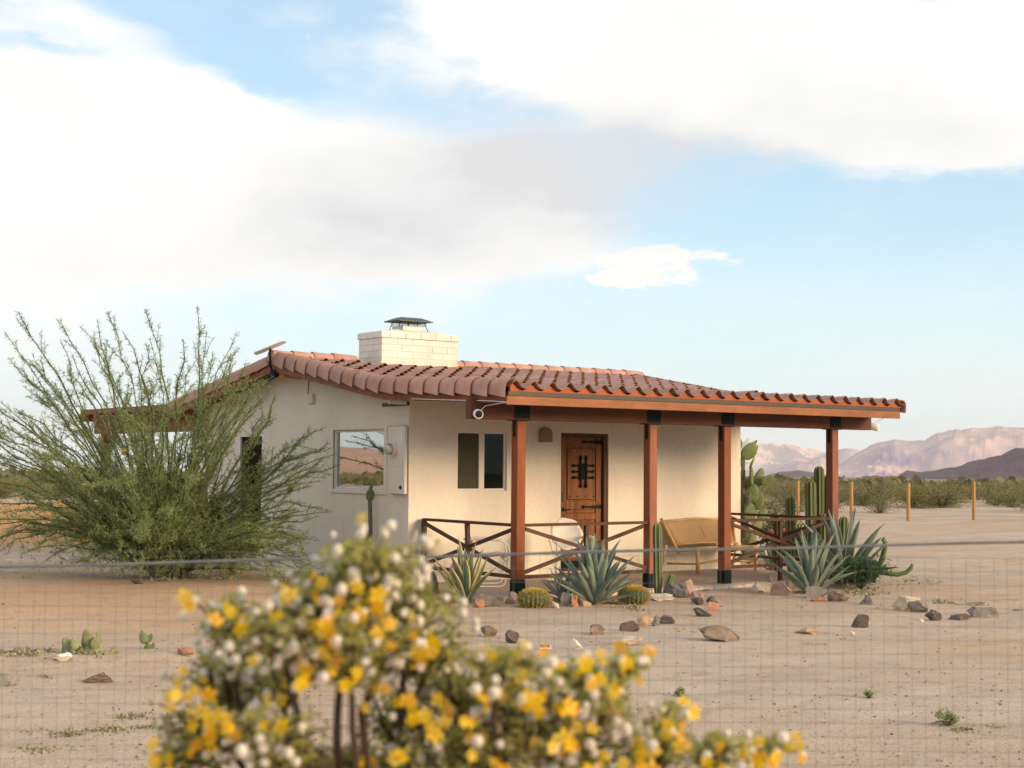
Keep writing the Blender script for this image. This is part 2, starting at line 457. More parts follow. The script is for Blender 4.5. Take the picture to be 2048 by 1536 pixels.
def ground_material():
    m = bpy.data.materials.new('desert_sand')
    m.use_nodes = True
    N, L = m.node_tree.nodes, m.node_tree.links
    b = N['Principled BSDF']
    tc = N.new('ShaderNodeTexCoord')

    def nz(scale, det, rough=.6, stretch=None, rot=0):
        src = tc.outputs['Object']
        if stretch:
            mp = N.new('ShaderNodeMapping')
            mp.inputs['Rotation'].default_value = (0, 0, rot)
            mp.inputs['Scale'].default_value = stretch
            L.new(src, mp.inputs[0])
            src = mp.outputs[0]
        n = N.new('ShaderNodeTexNoise')
        n.inputs['Scale'].default_value = scale
        n.inputs['Detail'].default_value = det
        n.inputs['Roughness'].default_value = rough
        L.new(src, n.inputs['Vector'])
        return n.outputs['Fac']

    def ramp(f, stops):
        r = N.new('ShaderNodeValToRGB')
        r.color_ramp.elements[0].position, r.color_ramp.elements[0].color = stops[0][0], (*stops[0][1], 1)
        r.color_ramp.elements[1].position, r.color_ramp.elements[1].color = stops[-1][0], (*stops[-1][1], 1)
        for p, c in stops[1:-1]:
            e = r.color_ramp.elements.new(p)
            e.color = (*c, 1)
        L.new(f, r.inputs[0])
        return r.outputs[0]

    def mix(a, b_, f, mode='MIX'):
        x = N.new('ShaderNodeMix')
        x.data_type = 'RGBA'
        x.blend_type = mode
        for s, v in ((0, f), (6, a), (7, b_)):
            if isinstance(v, (int, float)):
                x.inputs[s].default_value = v
            elif isinstance(v, tuple):
                x.inputs[s].default_value = (*v, 1)
            else:
                L.new(v, x.inputs[s])
        return x.outputs[2]
    big = nz(.22, 4)
    mid = nz(1.3, 6, .65)
    grain = nz(38, 3, .7)
    grit = nz(140, 2, .7)
    track = nz(.9, 7, .68, (.30, 1.5, 1), -YAW - .15)
    col = ramp(mid, [(.3, (.47, .365, .285)), (.7, (.57, .455, .36))])
    # patches of more orange sand round the house
    rb = ramp(big, [(.42, (0, 0, 0)), (.62, (1, 1, 1))])
    rbx = N.new('ShaderNodeMath')
    rbx.operation = 'MULTIPLY'
    rbx.inputs[1].default_value = .7
    L.new(rb, rbx.inputs[0])
    col = mix(col, (.52, .355, .235), rbx.outputs[0])
    vt = N.new('ShaderNodeVectorMath')
    vt.operation = 'DISTANCE'
    L.new(tc.outputs['Object'], vt.inputs[0])
    vt.inputs[1].default_value = (-3.6, -.6, 0)
    rt_ = N.new('ShaderNodeMapRange')
    rt_.interpolation_type = 'SMOOTHSTEP'
    rt_.inputs[1].default_value = 5.5
    rt_.inputs[2].default_value = 1.0
    L.new(vt.outputs['Value'], rt_.inputs[0])
    rm = N.new('ShaderNodeMath')
    rm.operation = 'MULTIPLY'
    L.new(rt_.outputs[0], rm.inputs[0])
    L.new(ramp(track, [(.3, (.35, .35, .35)), (.6, (1, 1, 1))]), rm.inputs[1])
    col = mix(col, (.52, .335, .20), rm.outputs[0])
    # open sand far behind the tree, orange sunlight painted into its colour
    vm = N.new('ShaderNodeVectorMath')
    vm.operation = 'DISTANCE'
    L.new(tc.outputs['Object'], vm.inputs[0])
    vm.inputs[1].default_value = (2.0, 27.0, 0)
    rd = N.new('ShaderNodeMapRange')
    rd.interpolation_type = 'SMOOTHSTEP'
    rd.inputs[1].default_value = 20
    rd.inputs[2].default_value = 11
    L.new(vm.outputs['Value'], rd.inputs[0])
    col = mix(col, (.56, .30, .13), rd.outputs[0])
    # tracks and raked drifts
    col = mix(col, ramp(track, [(.36, (.86, .845, .83)), (.64, (1.05, 1.05, 1.05))]), .85, 'MULTIPLY')
    crust = nz(3.6, 9, .72)
    col = mix(col, ramp(crust, [(.34, (.83, .80, .78)), (.46, (1, 1, 1)), (.66, (1.07, 1.07, 1.06))]), .9, 'MULTIPLY')
    col = mix(col, ramp(grain, [(.3, (.78, .76, .75)), (.5, (1, 1, 1)), (.7, (1.16, 1.16, 1.15))]), .8, 'MULTIPLY')
    col = mix(col, ramp(grit, [(.3, (.72, .70, .69)), (.5, (1, 1, 1)), (.7, (1.22, 1.22, 1.22))]), .7, 'MULTIPLY')
    # far plain: greyer, dotted with scrub
    ln = N.new('ShaderNodeVectorMath')
    ln.operation = 'LENGTH'
    L.new(tc.outputs['Object'], ln.inputs[0])
    far = N.new('ShaderNodeMapRange')
    far.interpolation_type = 'SMOOTHSTEP'
    far.inputs[1].default_value = 120
    far.inputs[2].default_value = 420
    L.new(ln.outputs['Value'], far.inputs[0])
    scrub = ramp(nz(.12, 6, .7), [(.4, (.30, .25, .17)), (.6, (.13, .135, .07))])
    col = mix(col, scrub, far.outputs[0])
    L.new(col, b.inputs['Base Color'])
    b.inputs['Roughness'].default_value = 1.0
    b.inputs['Specular IOR Level'].default_value = .1
    bp = N.new('ShaderNodeBump')
    bp.inputs['Strength'].default_value = .55
    bp.inputs['Distance'].default_value = .03
    h = N.new('ShaderNodeMath')
    h.operation = 'ADD'
    L.new(grain, h.inputs[0])
    L.new(track, h.inputs[1])
    L.new(h.outputs[0], bp.inputs['Height'])
    L.new(bp.outputs[0], b.inputs['Normal'])
    return m


M['sand'] = ground_material()
M['far_mtn'] = mat('pale_granite_range', (.44, .36, .40), (.84, .63, .52), .0028, 1, .9, .004, (1, 1, 2), detail=9)
M['mid_mtn'] = mat('lit_and_shaded_granite', (.27, .21, .33), (.80, .56, .44), .0034, 1, .9, .005, (1, 1, 2), detail=9)  # lavender and pink mottling paints in shaded and sunlit slopes
M['hill'] = mat('dark_volcanic_hill', (.030, .012, .028), (.115, .055, .068), .008, 1, .9, .02, (1, 1, 1), detail=9)
M['west_mtn'] = mat('russet_range', (.42, .17, .085), (.66, .31, .15), .003, 1, .9, .01, detail=9)
# ------------------------------------------------------------------ mesh helpers
class MB:
    def __init__(s):
        s.v, s.f, s.mi, s.cur = [], [], [], 0

    def add(s, vs, fs):
        o = len(s.v)
        s.v += [tuple(p) for p in vs]
        s.f += [tuple(i + o for i in f) for f in fs]
        s.mi += [s.cur] * len(fs)
        return s

    def box(s, a, b):
        x0, y0, z0 = a
        x1, y1, z1 = b
        return s.add([(x0, y0, z0), (x1, y0, z0), (x1, y1, z0), (x0, y1, z0), (x0, y0, z1), (x1, y0, z1), (x1, y1, z1), (x0, y1, z1)],
                     [(0, 3, 2, 1), (4, 5, 6, 7), (0, 1, 5, 4), (1, 2, 6, 5), (2, 3, 7, 6), (3, 0, 4, 7)])

    def bbox(s, a, b, r=.006):
        """box with small chamfers"""
        a, b = Vector(a), Vector(b)
        lo = Vector((min(a.x, b.x), min(a.y, b.y), min(a.z, b.z)))
        hi = Vector((max(a.x, b.x), max(a.y, b.y), max(a.z, b.z)))
        r = min(r, (hi.x - lo.x) * .45, (hi.y - lo.y) * .45, (hi.z - lo.z) * .45)
        vs, idx = [], {}
        for sx in (0, 1):
            for sy in (0, 1):
                for sz in (0, 1):
                    for ax in range(3):
                        p = [lo[0] if not sx else hi[0], lo[1] if not sy else hi[1], lo[2] if not sz else hi[2]]
                        for k, sg in enumerate((sx, sy, sz)):
                            if k != ax:
                                p[k] += r if not sg else -r
                        idx[(sx, sy, sz, ax)] = len(vs)
                        vs.append(tuple(p))
        fs = []
        for ax in range(3):
            o = [k for k in range(3) if k != ax]
            for sg in (0, 1):
                q = []
                for (i, j) in ((0, 0), (1, 0), (1, 1), (0, 1)):
                    c = [0, 0, 0]
                    c[ax], c[o[0]], c[o[1]] = sg, i, j
                    q.append(idx[(*c, ax)])
                fs.append(tuple(q))
        for ax in range(3):
            o = [k for k in range(3) if k != ax]
            for i in (0, 1):
                for j in (0, 1):
                    c0, c1 = [0, 0, 0], [0, 0, 0]
                    c0[ax], c1[ax] = 0, 1
                    for c in (c0, c1):
                        c[o[0]], c[o[1]] = i, j
                    fs.append((idx[(*c0, o[0])], idx[(*c1, o[0])], idx[(*c1, o[1])], idx[(*c0, o[1])]))
        for sx in (0, 1):
            for sy in (0, 1):
                for sz in (0, 1):
                    fs.append(tuple(idx[(sx, sy, sz, k)] for k in range(3)))
        return s.add(vs, fs)

    def obox(s, p, q, w, h, up=(0, 0, 1)):
        """beam from p to q, w across, h along up"""
        p, q, up = Vector(p), Vector(q), Vector(up)
        d = (q - p).normalized()
        a = d.cross(up).normalized()
        u = a.cross(d).normalized()
        vs = []
        for e in (p, q):
            for (i, j) in ((-1, -1), (1, -1), (1, 1), (-1, 1)):
                vs.append(e + a * (w / 2 * i) + u * (h / 2 * j))
        return s.add(vs, [(0, 1, 2, 3), (7, 6, 5, 4), (0, 4, 5, 1), (1, 5, 6, 2), (2, 6, 7, 3), (3, 7, 4, 0)])

    def tube(s, pts, rad, n=6, cap=True):
        pts = [Vector(p) for p in pts]
        if isinstance(rad, (int, float)):
            rad = [rad] * len(pts)
        vs, fs = [], []
        ref = Vector((.13, .29, .95))
        for i, p in enumerate(pts):
            d = (pts[min(i + 1, len(pts) - 1)] - pts[max(i - 1, 0)])
            d = d.normalized() if d.length > 1e-9 else Vector((0, 0, 1))
            if abs(d.dot(ref)) > .95:
                ref = Vector((.95, .1, .2))
            a = d.cross(ref).normalized()
            b = d.cross(a)
            ref = b.cross(d) * -1 if False else ref
            for k in range(n):
                t = 2 * PI * k / n
                vs.append(p + (a * math.cos(t) + b * math.sin(t)) * rad[i])
        for i in range(len(pts) - 1):
            for k in range(n):
                k2 = (k + 1) % n
                fs.append((i * n + k, i * n + k2, (i + 1) * n + k2, (i + 1) * n + k))
        if cap:
            fs.append(tuple(range(n))[::-1])
            fs.append(tuple((len(pts) - 1) * n + k for k in range(n)))
        return s.add(vs, fs)

    def lathe(s, prof, n=16, c=(0, 0, 0), axis='z'):
        c = Vector(c)
        vs, fs = [], []
        for r, z in prof:
            for k in range(n):
                t = 2 * PI * k / n
                x, y = r * math.cos(t), r * math.sin(t)
                p = {'z': (x, y, z), 'x': (z, x, y), 'y': (y, z, x)}[axis]
                vs.append(c + Vector(p))
        for i in range(len(prof) - 1):
            for k in range(n):
                k2 = (k + 1) % n
                fs.append((i * n + k, i * n + k2, (i + 1) * n + k2, (i + 1) * n + k))
        fs.append(tuple(range(n))[::-1])
        fs.append(tuple((len(prof) - 1) * n + k for k in range(n)))
        return s.add(vs, fs)

    def prism(s, poly, axis, a, b):
        """extrude a polygon given in the two other axes from a to b along axis"""
        n = len(poly)
        vs = []
        for t in (a, b):
            for (u, v) in poly:
                vs.append({'x': (t, u, v), 'y': (u, t, v), 'z': (u, v, t)}[axis])
        fs = [tuple(range(n))[::-1], tuple(range(n, 2 * n))]
        for i in range(n):
            j = (i + 1) % n
            fs.append((i, j, n + j, n + i))
        return s.add(vs, fs)

    def mesh(s, name, mats, origin=(0, 0, 0), smooth=False):
        me = bpy.data.meshes.new(name)
        o = Vector(origin)
        va = np.array([tuple(p) for p in s.v], dtype=np.float64).reshape(-1, 3) - np.array(o)
        me.from_pydata(va.tolist(), [], s.f)
        for m in (mats if isinstance(mats, (list, tuple)) else [mats]):
            me.materials.append(m)
        if any(s.mi):
            me.polygons.foreach_set('material_index', s.mi)
        if smooth:
            me.polygons.foreach_set('use_smooth', [True] * len(me.polygons))
        me.update()
        return me

    def build(s, name, mats, parent=None, origin=None, smooth=False, fix=True):
        if origin is None:
            origin = ROOTLOC.get(parent.name, Vector((0, 0, 0))) if parent else Vector((0, 0, 0))
        me = s.mesh(name, mats, origin, smooth)
        if fix:
            import bmesh
            bm = bmesh.new()
            bm.from_mesh(me)
            bmesh.ops.recalc_face_normals(bm, faces=bm.faces)
            bm.to_mesh(me)
            bm.free()
        ob = bpy.data.objects.new(name, me)
        COL.objects.link(ob)
        if parent:
            ob.parent = parent
            ROOTLOC[ob.name] = Vector(origin)
        else:
            ob.location = origin
            ROOTLOC[ob.name] = Vector(origin)
        return ob


ROOTLOC = {}


def tag(o, label=None, cat=None, group=None, kind=None):
    for k, v in (('label', label), ('category', cat), ('group', group), ('kind', kind)):
        if v:
            o[k] = v
    return o


def empty(name, loc, label, cat, group=None):
    o = bpy.data.objects.new(name, None)
    COL.objects.link(o)
    o.location = loc
    o.empty_display_size = .2
    ROOTLOC[o.name] = Vector(loc)
    return tag(o, label, cat, group)


def inst(name, me, parent, mtx):
    """one more object on a shared mesh; mtx in world space"""
    o = bpy.data.objects.new(name, me)
    COL.objects.link(o)
    o.parent = parent
    off = ROOTLOC.get(parent.name, Vector((0, 0, 0))) if parent else Vector((0, 0, 0))
    o.matrix_basis = Matrix.Translation(-off) @ mtx
    return o


def mtx(loc, zdir=None, roll=0.0, sc=(1, 1, 1), rot=None):
    if rot is not None:
        q = rot.to_4x4()
    elif zdir is not None:
        q = Vector(zdir).to_track_quat('Z', 'Y').to_matrix().to_4x4() @ Matrix.Rotation(roll, 4, 'Z')
    else:
        q = Matrix.Rotation(roll, 4, 'Z')
    return Matrix.Translation(Vector(loc)) @ q @ Matrix.Diagonal((*sc, 1)).to_4x4()


# ------------------------------------------------------------------ ground
BERM_A, BERM_B = Vector((-7.19, -5.09)), Vector((-5.13, -5.68))


def ground_z(x, y):
    r = math.hypot(x, y + 8)
    z = -.05
    z += (noise.noise((x * .25, y * .25, 3.1)) * .05 + noise.noise((x * .9, y * .9, 7.7)) * .022) * min(1, r / 12) * (1 if r < 60 else 1)
    # the ground under and right round the house stays level
    dx, dy = max(-1.0 - x, 0, x - 7.5), max(-4.2 - y, 0, y - 12.5)
    k = min(1, math.hypot(dx, dy) / 2.5)
    z = -.05 + (z + .05) * (.25 + .75 * k)
    # the soil stands a hand higher along the left side of the house
    sl = lambda v, a, b: (lambda t: t * t * (3 - 2 * t))(min(1, max(0, (v - a) / (b - a))))
    z += .12 * (1 - sl(x, -.9, -.1)) * sl(x, -16, -9) * sl(y, -3.2, -.3) * (1 - sl(y, 7, 12))
    # low bank at the edge of the track, left
    d = (BERM_B - BERM_A).normalized()
    nrm = Vector((-d.y, d.x))
    q = Vector((x, y)) - BERM_A
    s, t = q.dot(nrm), q.dot(d)
    if -8 < t < 4.5:
        e = min(1, max(0, (s + .15) / .3)) * math.exp(-max(0, s) / 1.6)
        z += .07 * e * min(1, (4.5 - t) / 2.5)
    if r > 62:
        z -= .011 * (r - 62) - (.004 * (r - 700) if r > 700 else 0)
    return z


def build_ground():
    mb = MB()
    A, rs = 288, []
    r = .25
    while r < 12000:
        rs.append(r)
        r *= 1.088 if r > 3 else 1.3
    vs = [(0, -8, ground_z(0, -8))]
    for r in rs:
        for k in range(A):
            t = 2 * PI * k / A
            x, y = r * math.sin(t), -8 + r * math.cos(t)
            vs.append((x, y, ground_z(x, y)))
    fs = [(0, 1 + (k + 1) % A, 1 + k) for k in range(A)]
    for i in range(len(rs) - 1):
        a, b = 1 + i * A, 1 + (i + 1) * A
        for k in range(A):
            k2 = (k + 1) % A
            fs.append((a + k, a + k2, b + k2, b + k))
    mb.add(vs, fs)
    g = mb.build('ground', M['sand'], smooth=True)
    tag(g, 'bare sandy desert ground with faint wheel tracks', None, None, 'structure')


build_ground()


def mountain(name, label, m, D, pts, base, depth, seed, rough, ncol=300, nrow=56, pad=.06, smoothf=.012):
    """a range at distance D whose crest follows the skyline points (seen from the yard)"""
    ae = []
    for (px, py) in pts:
        d = ray(px, py)
        ae.append((math.atan2(d.x, d.y), d.z / math.hypot(d.x, d.y)))
    crest_range(name, label, m, D, ae, base, depth, seed, rough, ncol, nrow)


def crest_range(name, label, m, D, ae, base, depth, seed, rough, ncol=260, nrow=36):
    a0, a1 = ae[0][0], ae[-1][0]
    vs, fs = [], []
    for i in range(ncol):
        a = a0 + (a1 - a0) * i / (ncol - 1)
        for k in range(len(ae) - 1):
            if ae[k][0] <= a <= ae[k + 1][0] or k == len(ae) - 2:
                t = (a - ae[k][0]) / max(1e-9, ae[k + 1][0] - ae[k][0])
                t = min(1, max(0, t))
                te = ae[k][1] + (ae[k + 1][1] - ae[k][1]) * t
                break
        H = CAM.z + D * te - base
        crest = .06 * rough * noise.fractal((a * 160, seed, .3), 1.0, 2.0, 5)
        for j in range(nrow):
            u = j / (nrow - 1)            # 0 front foot, .72 crest, 1 behind
            if u <= .72:
                w = u / .72
                prof = w ** 1.25
                rr = D - depth * (1 - w)
            else:
                w = 1 - (u - .72) / .28
                prof = w
                rr = D + depth * .5 * (1 - w)
            x, y = CAM.x + rr * math.sin(a), CAM.y + rr * math.cos(a)
            qa, qr = a * D / depth * 2.6, (rr - D) / depth * 2.6
            wx = noise.noise((qa * .7, qr * .7, seed + 3)) * 1.1
            q = (qa + qr * .85 + wx, qr * 1.1 - qa * .25 + wx * .6, seed)
            gul = noise.ridged_multi_fractal(q, .9, 2.1, 6, 1.0, 2.0)
            n2 = noise.fractal((q[0] * .6, q[1] * .6, seed + 9), 1, 2, 4)
            z = prof * H * (1 + crest * w ** 10)
            if u <= .72:
                z += (gul - 1.1) * rough * H * .22 * w ** .6 * (1 - w ** 3) * 2.6 + n2 * rough * H * .12 * w * (1 - w ** 4)
                z = min(z, H * (w ** .35))
            vs.append((x, y, base + z))
    for i in range(ncol - 1):
        for j in range(nrow - 1):
            fs.append((i * nrow + j, (i + 1) * nrow + j, (i + 1) * nrow + j + 1, i * nrow + j + 1))
    mb = MB()
    mb.add(vs, fs)
    o = mb.build(name, m, smooth=False)
    tag(o, label, None, None, 'structure')


def zp(x, y):
    return (1480 + x / 3.606, 830 + y / 3.606)


mountain('mountain_range', 'palest mountain range on the horizon behind the porch', M['far_mtn'], 9000,
         [(700, 935), (1000, 915), (1250, 895), (1400, 886), (1480, 884), zp(60, 170), zp(150, 200), zp(300, 205), zp(430, 215), zp(520, 237), zp(610, 268),
          zp(690, 240), zp(760, 233), zp(850, 246), zp(960, 280), zp(1100, 330), zp(1300, 400)], -135, 2300, 1.3, 1.0)
mountain('mountain_range', 'big pale mountain range rising to the right', M['mid_mtn'], 7600,
         [zp(120, 470), zp(180, 405), zp(330, 332), zp(420, 302), zp(500, 312), zp(580, 280), zp(650, 300), zp(720, 345), zp(800, 300), zp(900, 230), zp(1000, 196), zp(1120, 172),
          zp(1210, 185), zp(1330, 178), zp(1430, 122), zp(1550, 96), zp(1700, 92), zp(1850, 80), zp(2060, 80), zp(2300, 40), zp(2700, 60), zp(3300, 150)], -115, 2400, 4.7, 1.0, 340)
mountain('hill', 'broad purple hill low behind the cacti', M['hill'], 4600,
         [zp(-80, 500), zp(100, 470), zp(230, 418), zp(300, 402), zp(430, 393), zp(560, 412), zp(640, 440), zp(760, 500), zp(850, 520)], -66, 700, 2.2, .7, 140, 24)
mountain('hill', 'small pointed purple hill between cactus and post', M['hill'], 3600,
         [zp(230, 530), zp(300, 488), zp(350, 450), zp(395, 432), zp(450, 458), zp(510, 492), zp(600, 530)], -52, 380, 5.2, .7, 90, 20)
mountain('hill', 'dark rounded hill right of the corner post', M['hill'], 3300,
         [zp(760, 520), zp(820, 487), zp(860, 455), zp(900, 431), zp(935, 436), zp(970, 428), zp(1050, 440), zp(1100, 460), zp(1200, 500), zp(1260, 530)], -50, 380, 8.1, .7, 110, 20)
mountain('hill', 'long dark purple hill climbing to the right edge', M['hill'], 3000,
         [zp(1040, 510), zp(1130, 447), zp(1200, 398), zp(1300, 411), zp(1400, 400), zp(1490, 381), zp(1560, 376), zp(1650, 336), zp(1750, 316), zp(1870, 290), zp(1990, 236), zp(2060, 240),
          zp(2200, 215), zp(2400, 260), zp(2700, 400), zp(2900, 500)], -46, 520, 6.4, .8, 260, 26)
# the range that the side window mirrors, out to the north-west, and the low far rim behind the yard
crest_range('mountain_range', 'russet range north-west of the house, mirrored in the side window', M['west_mtn'], 6500,
            [(-1.25, -.002), (-1.0, .018), (-.85, .022), (-.72, .013), (-.64, .020), (-.56, .007), (-.51, .012), (-.45, .022), (-.35, .012), (-.2, .004), (0, .003), (.12, -.001)], -105, 2000, 3.3, 1.0, 260, 30)
mountain('mountain_range', 'low pinkish rim of hills along the horizon behind the tree', M['far_mtn'], 8200,
         [(-900, 930), (-300, 925), (0, 932), (120, 935), (260, 933), (400, 936), (600, 938), (800, 945)], -130, 1500, 9.3, .6, 160, 20)


# ------------------------------------------------------------------ haze
def build_haze():
    mb = MB()
    mb.box((-12600, -12600, -185), (12600, 12600, 300))
    m = bpy.data.materials.new('haze')
    m.use_nodes = True
    N, L = m.node_tree.nodes, m.node_tree.links
    N.remove(N['Principled BSDF'])
    v = N.new('ShaderNodeVolumePrincipled')
    v.inputs['Color'].default_value = (.93, .93, .98, 1)
    v.inputs['Density'].default_value = HAZE
    v.inputs['Anisotropy'].default_value = 0.0
    L.new(v.outputs[0], N['Material Output'].inputs['Volume'])
    m.cycles.homogeneous_volume = True
    o = mb.build('haze', m)
    tag(o, 'thin pale haze over the desert plain', None, None, 'stuff')


HAZE = 6.0e-5
build_haze()
# ------------------------------------------------------------------ house
L_, DEP = 6.39, 6.40            # length of the front, depth of the house
PY, PW = -2.293, .134           # porch post line, post width
RX0, RX1 = -.44, 6.86           # outer faces of the barge boards
EY = -2.87                      # eave
SP, SM, RIDGE = .0460, .165, 3.20


def plane(y):
    """middle plane of the roof tiles"""
    if y < 0:
        return 2.585 + SP * (y + 2.92)
    z0 = 2.585 + SP * 2.92
    return z0 + SM * y if y <= RIDGE else z0 + SM * (2 * RIDGE - y)


house = empty('house', (0, 0, 0), 'small cream stucco house with red clay tile roof and timber porch', 'house')


def wall_holes(name, axis, pos, thick, u0, u1, z0, z1, holes, m, extra=None):
    """a wall slab in the plane axis=pos, outer face at pos, going inwards by thick, with openings"""
    us = sorted({u0, u1, *[h[0] for h in holes], *[h[1] for h in holes]})
    zs = sorted({z0, z1, *[h[2] for h in holes], *[h[3] for h in holes]})

    def solid(i, j):
        if not (0 <= i < len(us) - 1 and 0 <= j < len(zs) - 1):
            return False
        cu, cz = (us[i] + us[i + 1]) / 2, (zs[j] + zs[j + 1]) / 2
        return not any(h[0] < cu < h[1] and h[2] < cz < h[3] for h in holes)
    mb = MB()

    def P(u, t, z):
        return (u, pos + t, z) if axis == 'y' else (pos + t, u, z)
    for i in range(len(us) - 1):
        for j in range(len(zs) - 1):
            if not solid(i, j):
                continue
            a, b, c, d = us[i], us[i + 1], zs[j], zs[j + 1]
            for t in (0, thick):
                mb.add([P(a, t, c), P(b, t, c), P(b, t, d), P(a, t, d)], [(0, 1, 2, 3)])
            for (di, dj, q) in ((-1, 0, [(a, c), (a, d)]), (1, 0, [(b, c), (b, d)]), (0, -1, [(a, c), (b, c)]), (0, 1, [(a, d), (b, d)])):
                if not solid(i + di, j + dj):
                    (u_, z_), (w_, y_) = q
                    mb.add([P(u_, 0, z_), P(w_, 0, y_), P(w_, thick, y_), P(u_, thick, z_)], [(0, 1, 2, 3)])
    if extra:
        extra(mb)
    return mb.build(name, m, house)


WIN = (.815, 1.672, 1.268, 2.112)
DOOR = (2.668, 3.585, .07, 2.118)
WT = .16
wall_holes('wall', 'y', 0, WT, 0, L_, -.25, 2.60, [WIN, DOOR], M['stucco'])
SW = (.634, 2.083, 1.262, 2.128)   # side window y0 y1 z0 z1
SD = (4.35, 5.25, .05, 2.12)       # dark glazed door behind the tree


def gable(x0, x1):
    def f(mb):
        mb.prism([(WT + .002, 2.50), (DEP - WT - .002, 2.50), (DEP - WT - .002, plane(DEP - WT) - .13), (RIDGE, plane(RIDGE) - .13), (WT + .002, plane(WT) - .13)], 'x', x0, x1)
    return f


wall_holes('wall', 'x', 0, WT, WT + .002, DEP - WT - .002, -.25, 2.4995, [SW, SD], M['stucco'], gable(0, WT))
wall_holes('wall', 'x', L_, -WT, WT + .002, DEP - WT - .002, -.25, 2.4995, [], M['stucco'], gable(L_ - WT, L_))
wall_holes('wall', 'y', DEP, -WT, 0, L_, -.25, 2.58, [(2.2, 4.2, .05, 2.1)], M['stucco'])
mb = MB()
mb.box((WT, WT, -.02), (L_ - WT, DEP - WT, .03))
mb.box((2.3, WT + .05, .03), (2.36, DEP - WT, 2.55))
mb.build('floor', M['interior'], house)
mb = MB()
mb.box((WT, WT, 2.47), (L_ - WT, DEP - WT, 2.495))
mb.build('ceiling', M['interior'], house)

# --- front window: sliding sash, screen and shade
mb = MB()
x0, x1, z0, z1 = WIN
fy0, fy1 = .035, .085
for (a, b, c, d) in ((x0, x0 + .028, z0, z1), (x1 - .028, x1, z0, z1), (x0 + .028, x1 - .028, z0, z0 + .03), (x0 + .028, x1 - .028, z1 - .03, z1)):
    mb.bbox((a, fy0, c), (b, fy1, d), .004)
xm = (x0 + x1) / 2
mb.bbox((xm - .048, fy0 - .012, z0 + .03), (xm + .048, fy1, z1 - .03), .004)
w_f = mb.build('window', M['white'], house)
for k, (a, b) in enumerate(((x0 + .028, xm - .048), (xm + .048, x1 - .028))):
    MB().box((a, .060, z0 + .03), (b, .064, z1 - .03)).build('pane', M['glass_front'], w_f)
mb = MB()
for i in range(10):
    zz = 1.86 + i * .024
    mb.obox((xm + .05, .105, zz), (x1 - .03, .105, zz), .020, .003, (0, .7, .7))
mb.build('blind', M['blind'], w_f)
MB().box((x0 + .03, .030, z0 + .035), (xm - .05, .033, z1 - .035)).build('insect_screen', mat('insect_screen', (.055, .052, .035), (.075, .07, .048), 6, .9), w_f)
MB().box((x0 - .2, .60, 1.0), (2.28, .62, 2.4)).build('dark_backing', M['interior'], w_f)  # near-black sheet standing in for the unlit room behind the panes

# --- side window
mb = MB()
y0, y1, z0, z1 = SW
for (a, b, c, d) in ((y0, y0 + .03, z0, z1), (y1 - .03, y1, z0, z1), (y0 + .03, y1 - .03, z0, z0 + .03), (y0 + .03, y1 - .03, z1 - .03, z1)):
    mb.bbox((.02, a, c), (.07, b, d), .004)
w_s = mb.build('window', M['white'], house)
MB().box((.045, y0 + .03, z0 + .03), (.050, y1 - .03, z1 - .03)).build('pane', M['glass_side'], w_s)
mb = MB()
for (a, b, c, d) in ((y0 - .07, y0, z0 - .06, z1 + .05), (y1, y1 + .07, z0 - .06, z1 + .05), (y0, y1, z0 - .06, z0), (y0, y1, z1, z1 + .05)):
    mb.bbox((-.022, a, c), (.02, b, d), .008)
mb.build('window_trim', M['stucco'], w_s)
MB().box((.40, .3, 1.0), (.42, 3.3, 2.4)).build('dark_backing', M['interior'], w_s)

# --- glazed side door behind the tree
mb = MB()
y0, y1, z0, z1 = SD
for (a, b, c, d) in ((y0, y0 + .06, z0, z1), (y1 - .06, y1, z0, z1), (y0 + .06, y1 - .06, z0, z0 + .08), (y0 + .06, y1 - .06, z1 - .06, z1)):
    mb.bbox((.0, a, c), (.07, b, d), .004)
w_d = mb.build('side_door', M['white'], house)
MB().box((.035, y0 + .06, z0 + .08), (.040, y1 - .06, z1 - .06)).build('pane', M['glass_front'], w_d)
MB().box((.35, y0 - .3, .04), (.37, y1 + .3, 2.4)).build('dark_backing', M['interior'], w_d)

# --- front door
x0, x1, z0, z1 = DOOR
mb = MB()
mb.bbox((x0, .02, z0), (x0 + .035, WT - .01, z1), .004)
mb.bbox((x1 - .075, .02, z0), (x1, WT - .01, z1), .004)
mb.bbox((x0 + .035, .02, z1 - .05), (x1 - .075, WT - .01, z1), .004)
mb.bbox((x0 + .035, .0, z0), (x1 - .075, WT - .01, z0 + .045), .004)
frame = mb.build('door_frame', M['doordark'], house)
dx0, dx1, dz0, dz1 = x0 + .037, x1 - .077, z0 + .047, z1 - .052
DYF = .075                        # door face
PXa, PXb = dx0 + .125, dx1 - .125
# stiles, rails and panels
door = MB().bbox((dx0, DYF + .012, dz0), (dx1, DYF + .05, dz1), .003).build('front_door', M['door'], house)


def dpart(name, a, b, m='door', r=.006):
    return MB().bbox(a, b, r).build(name, M[m], door)


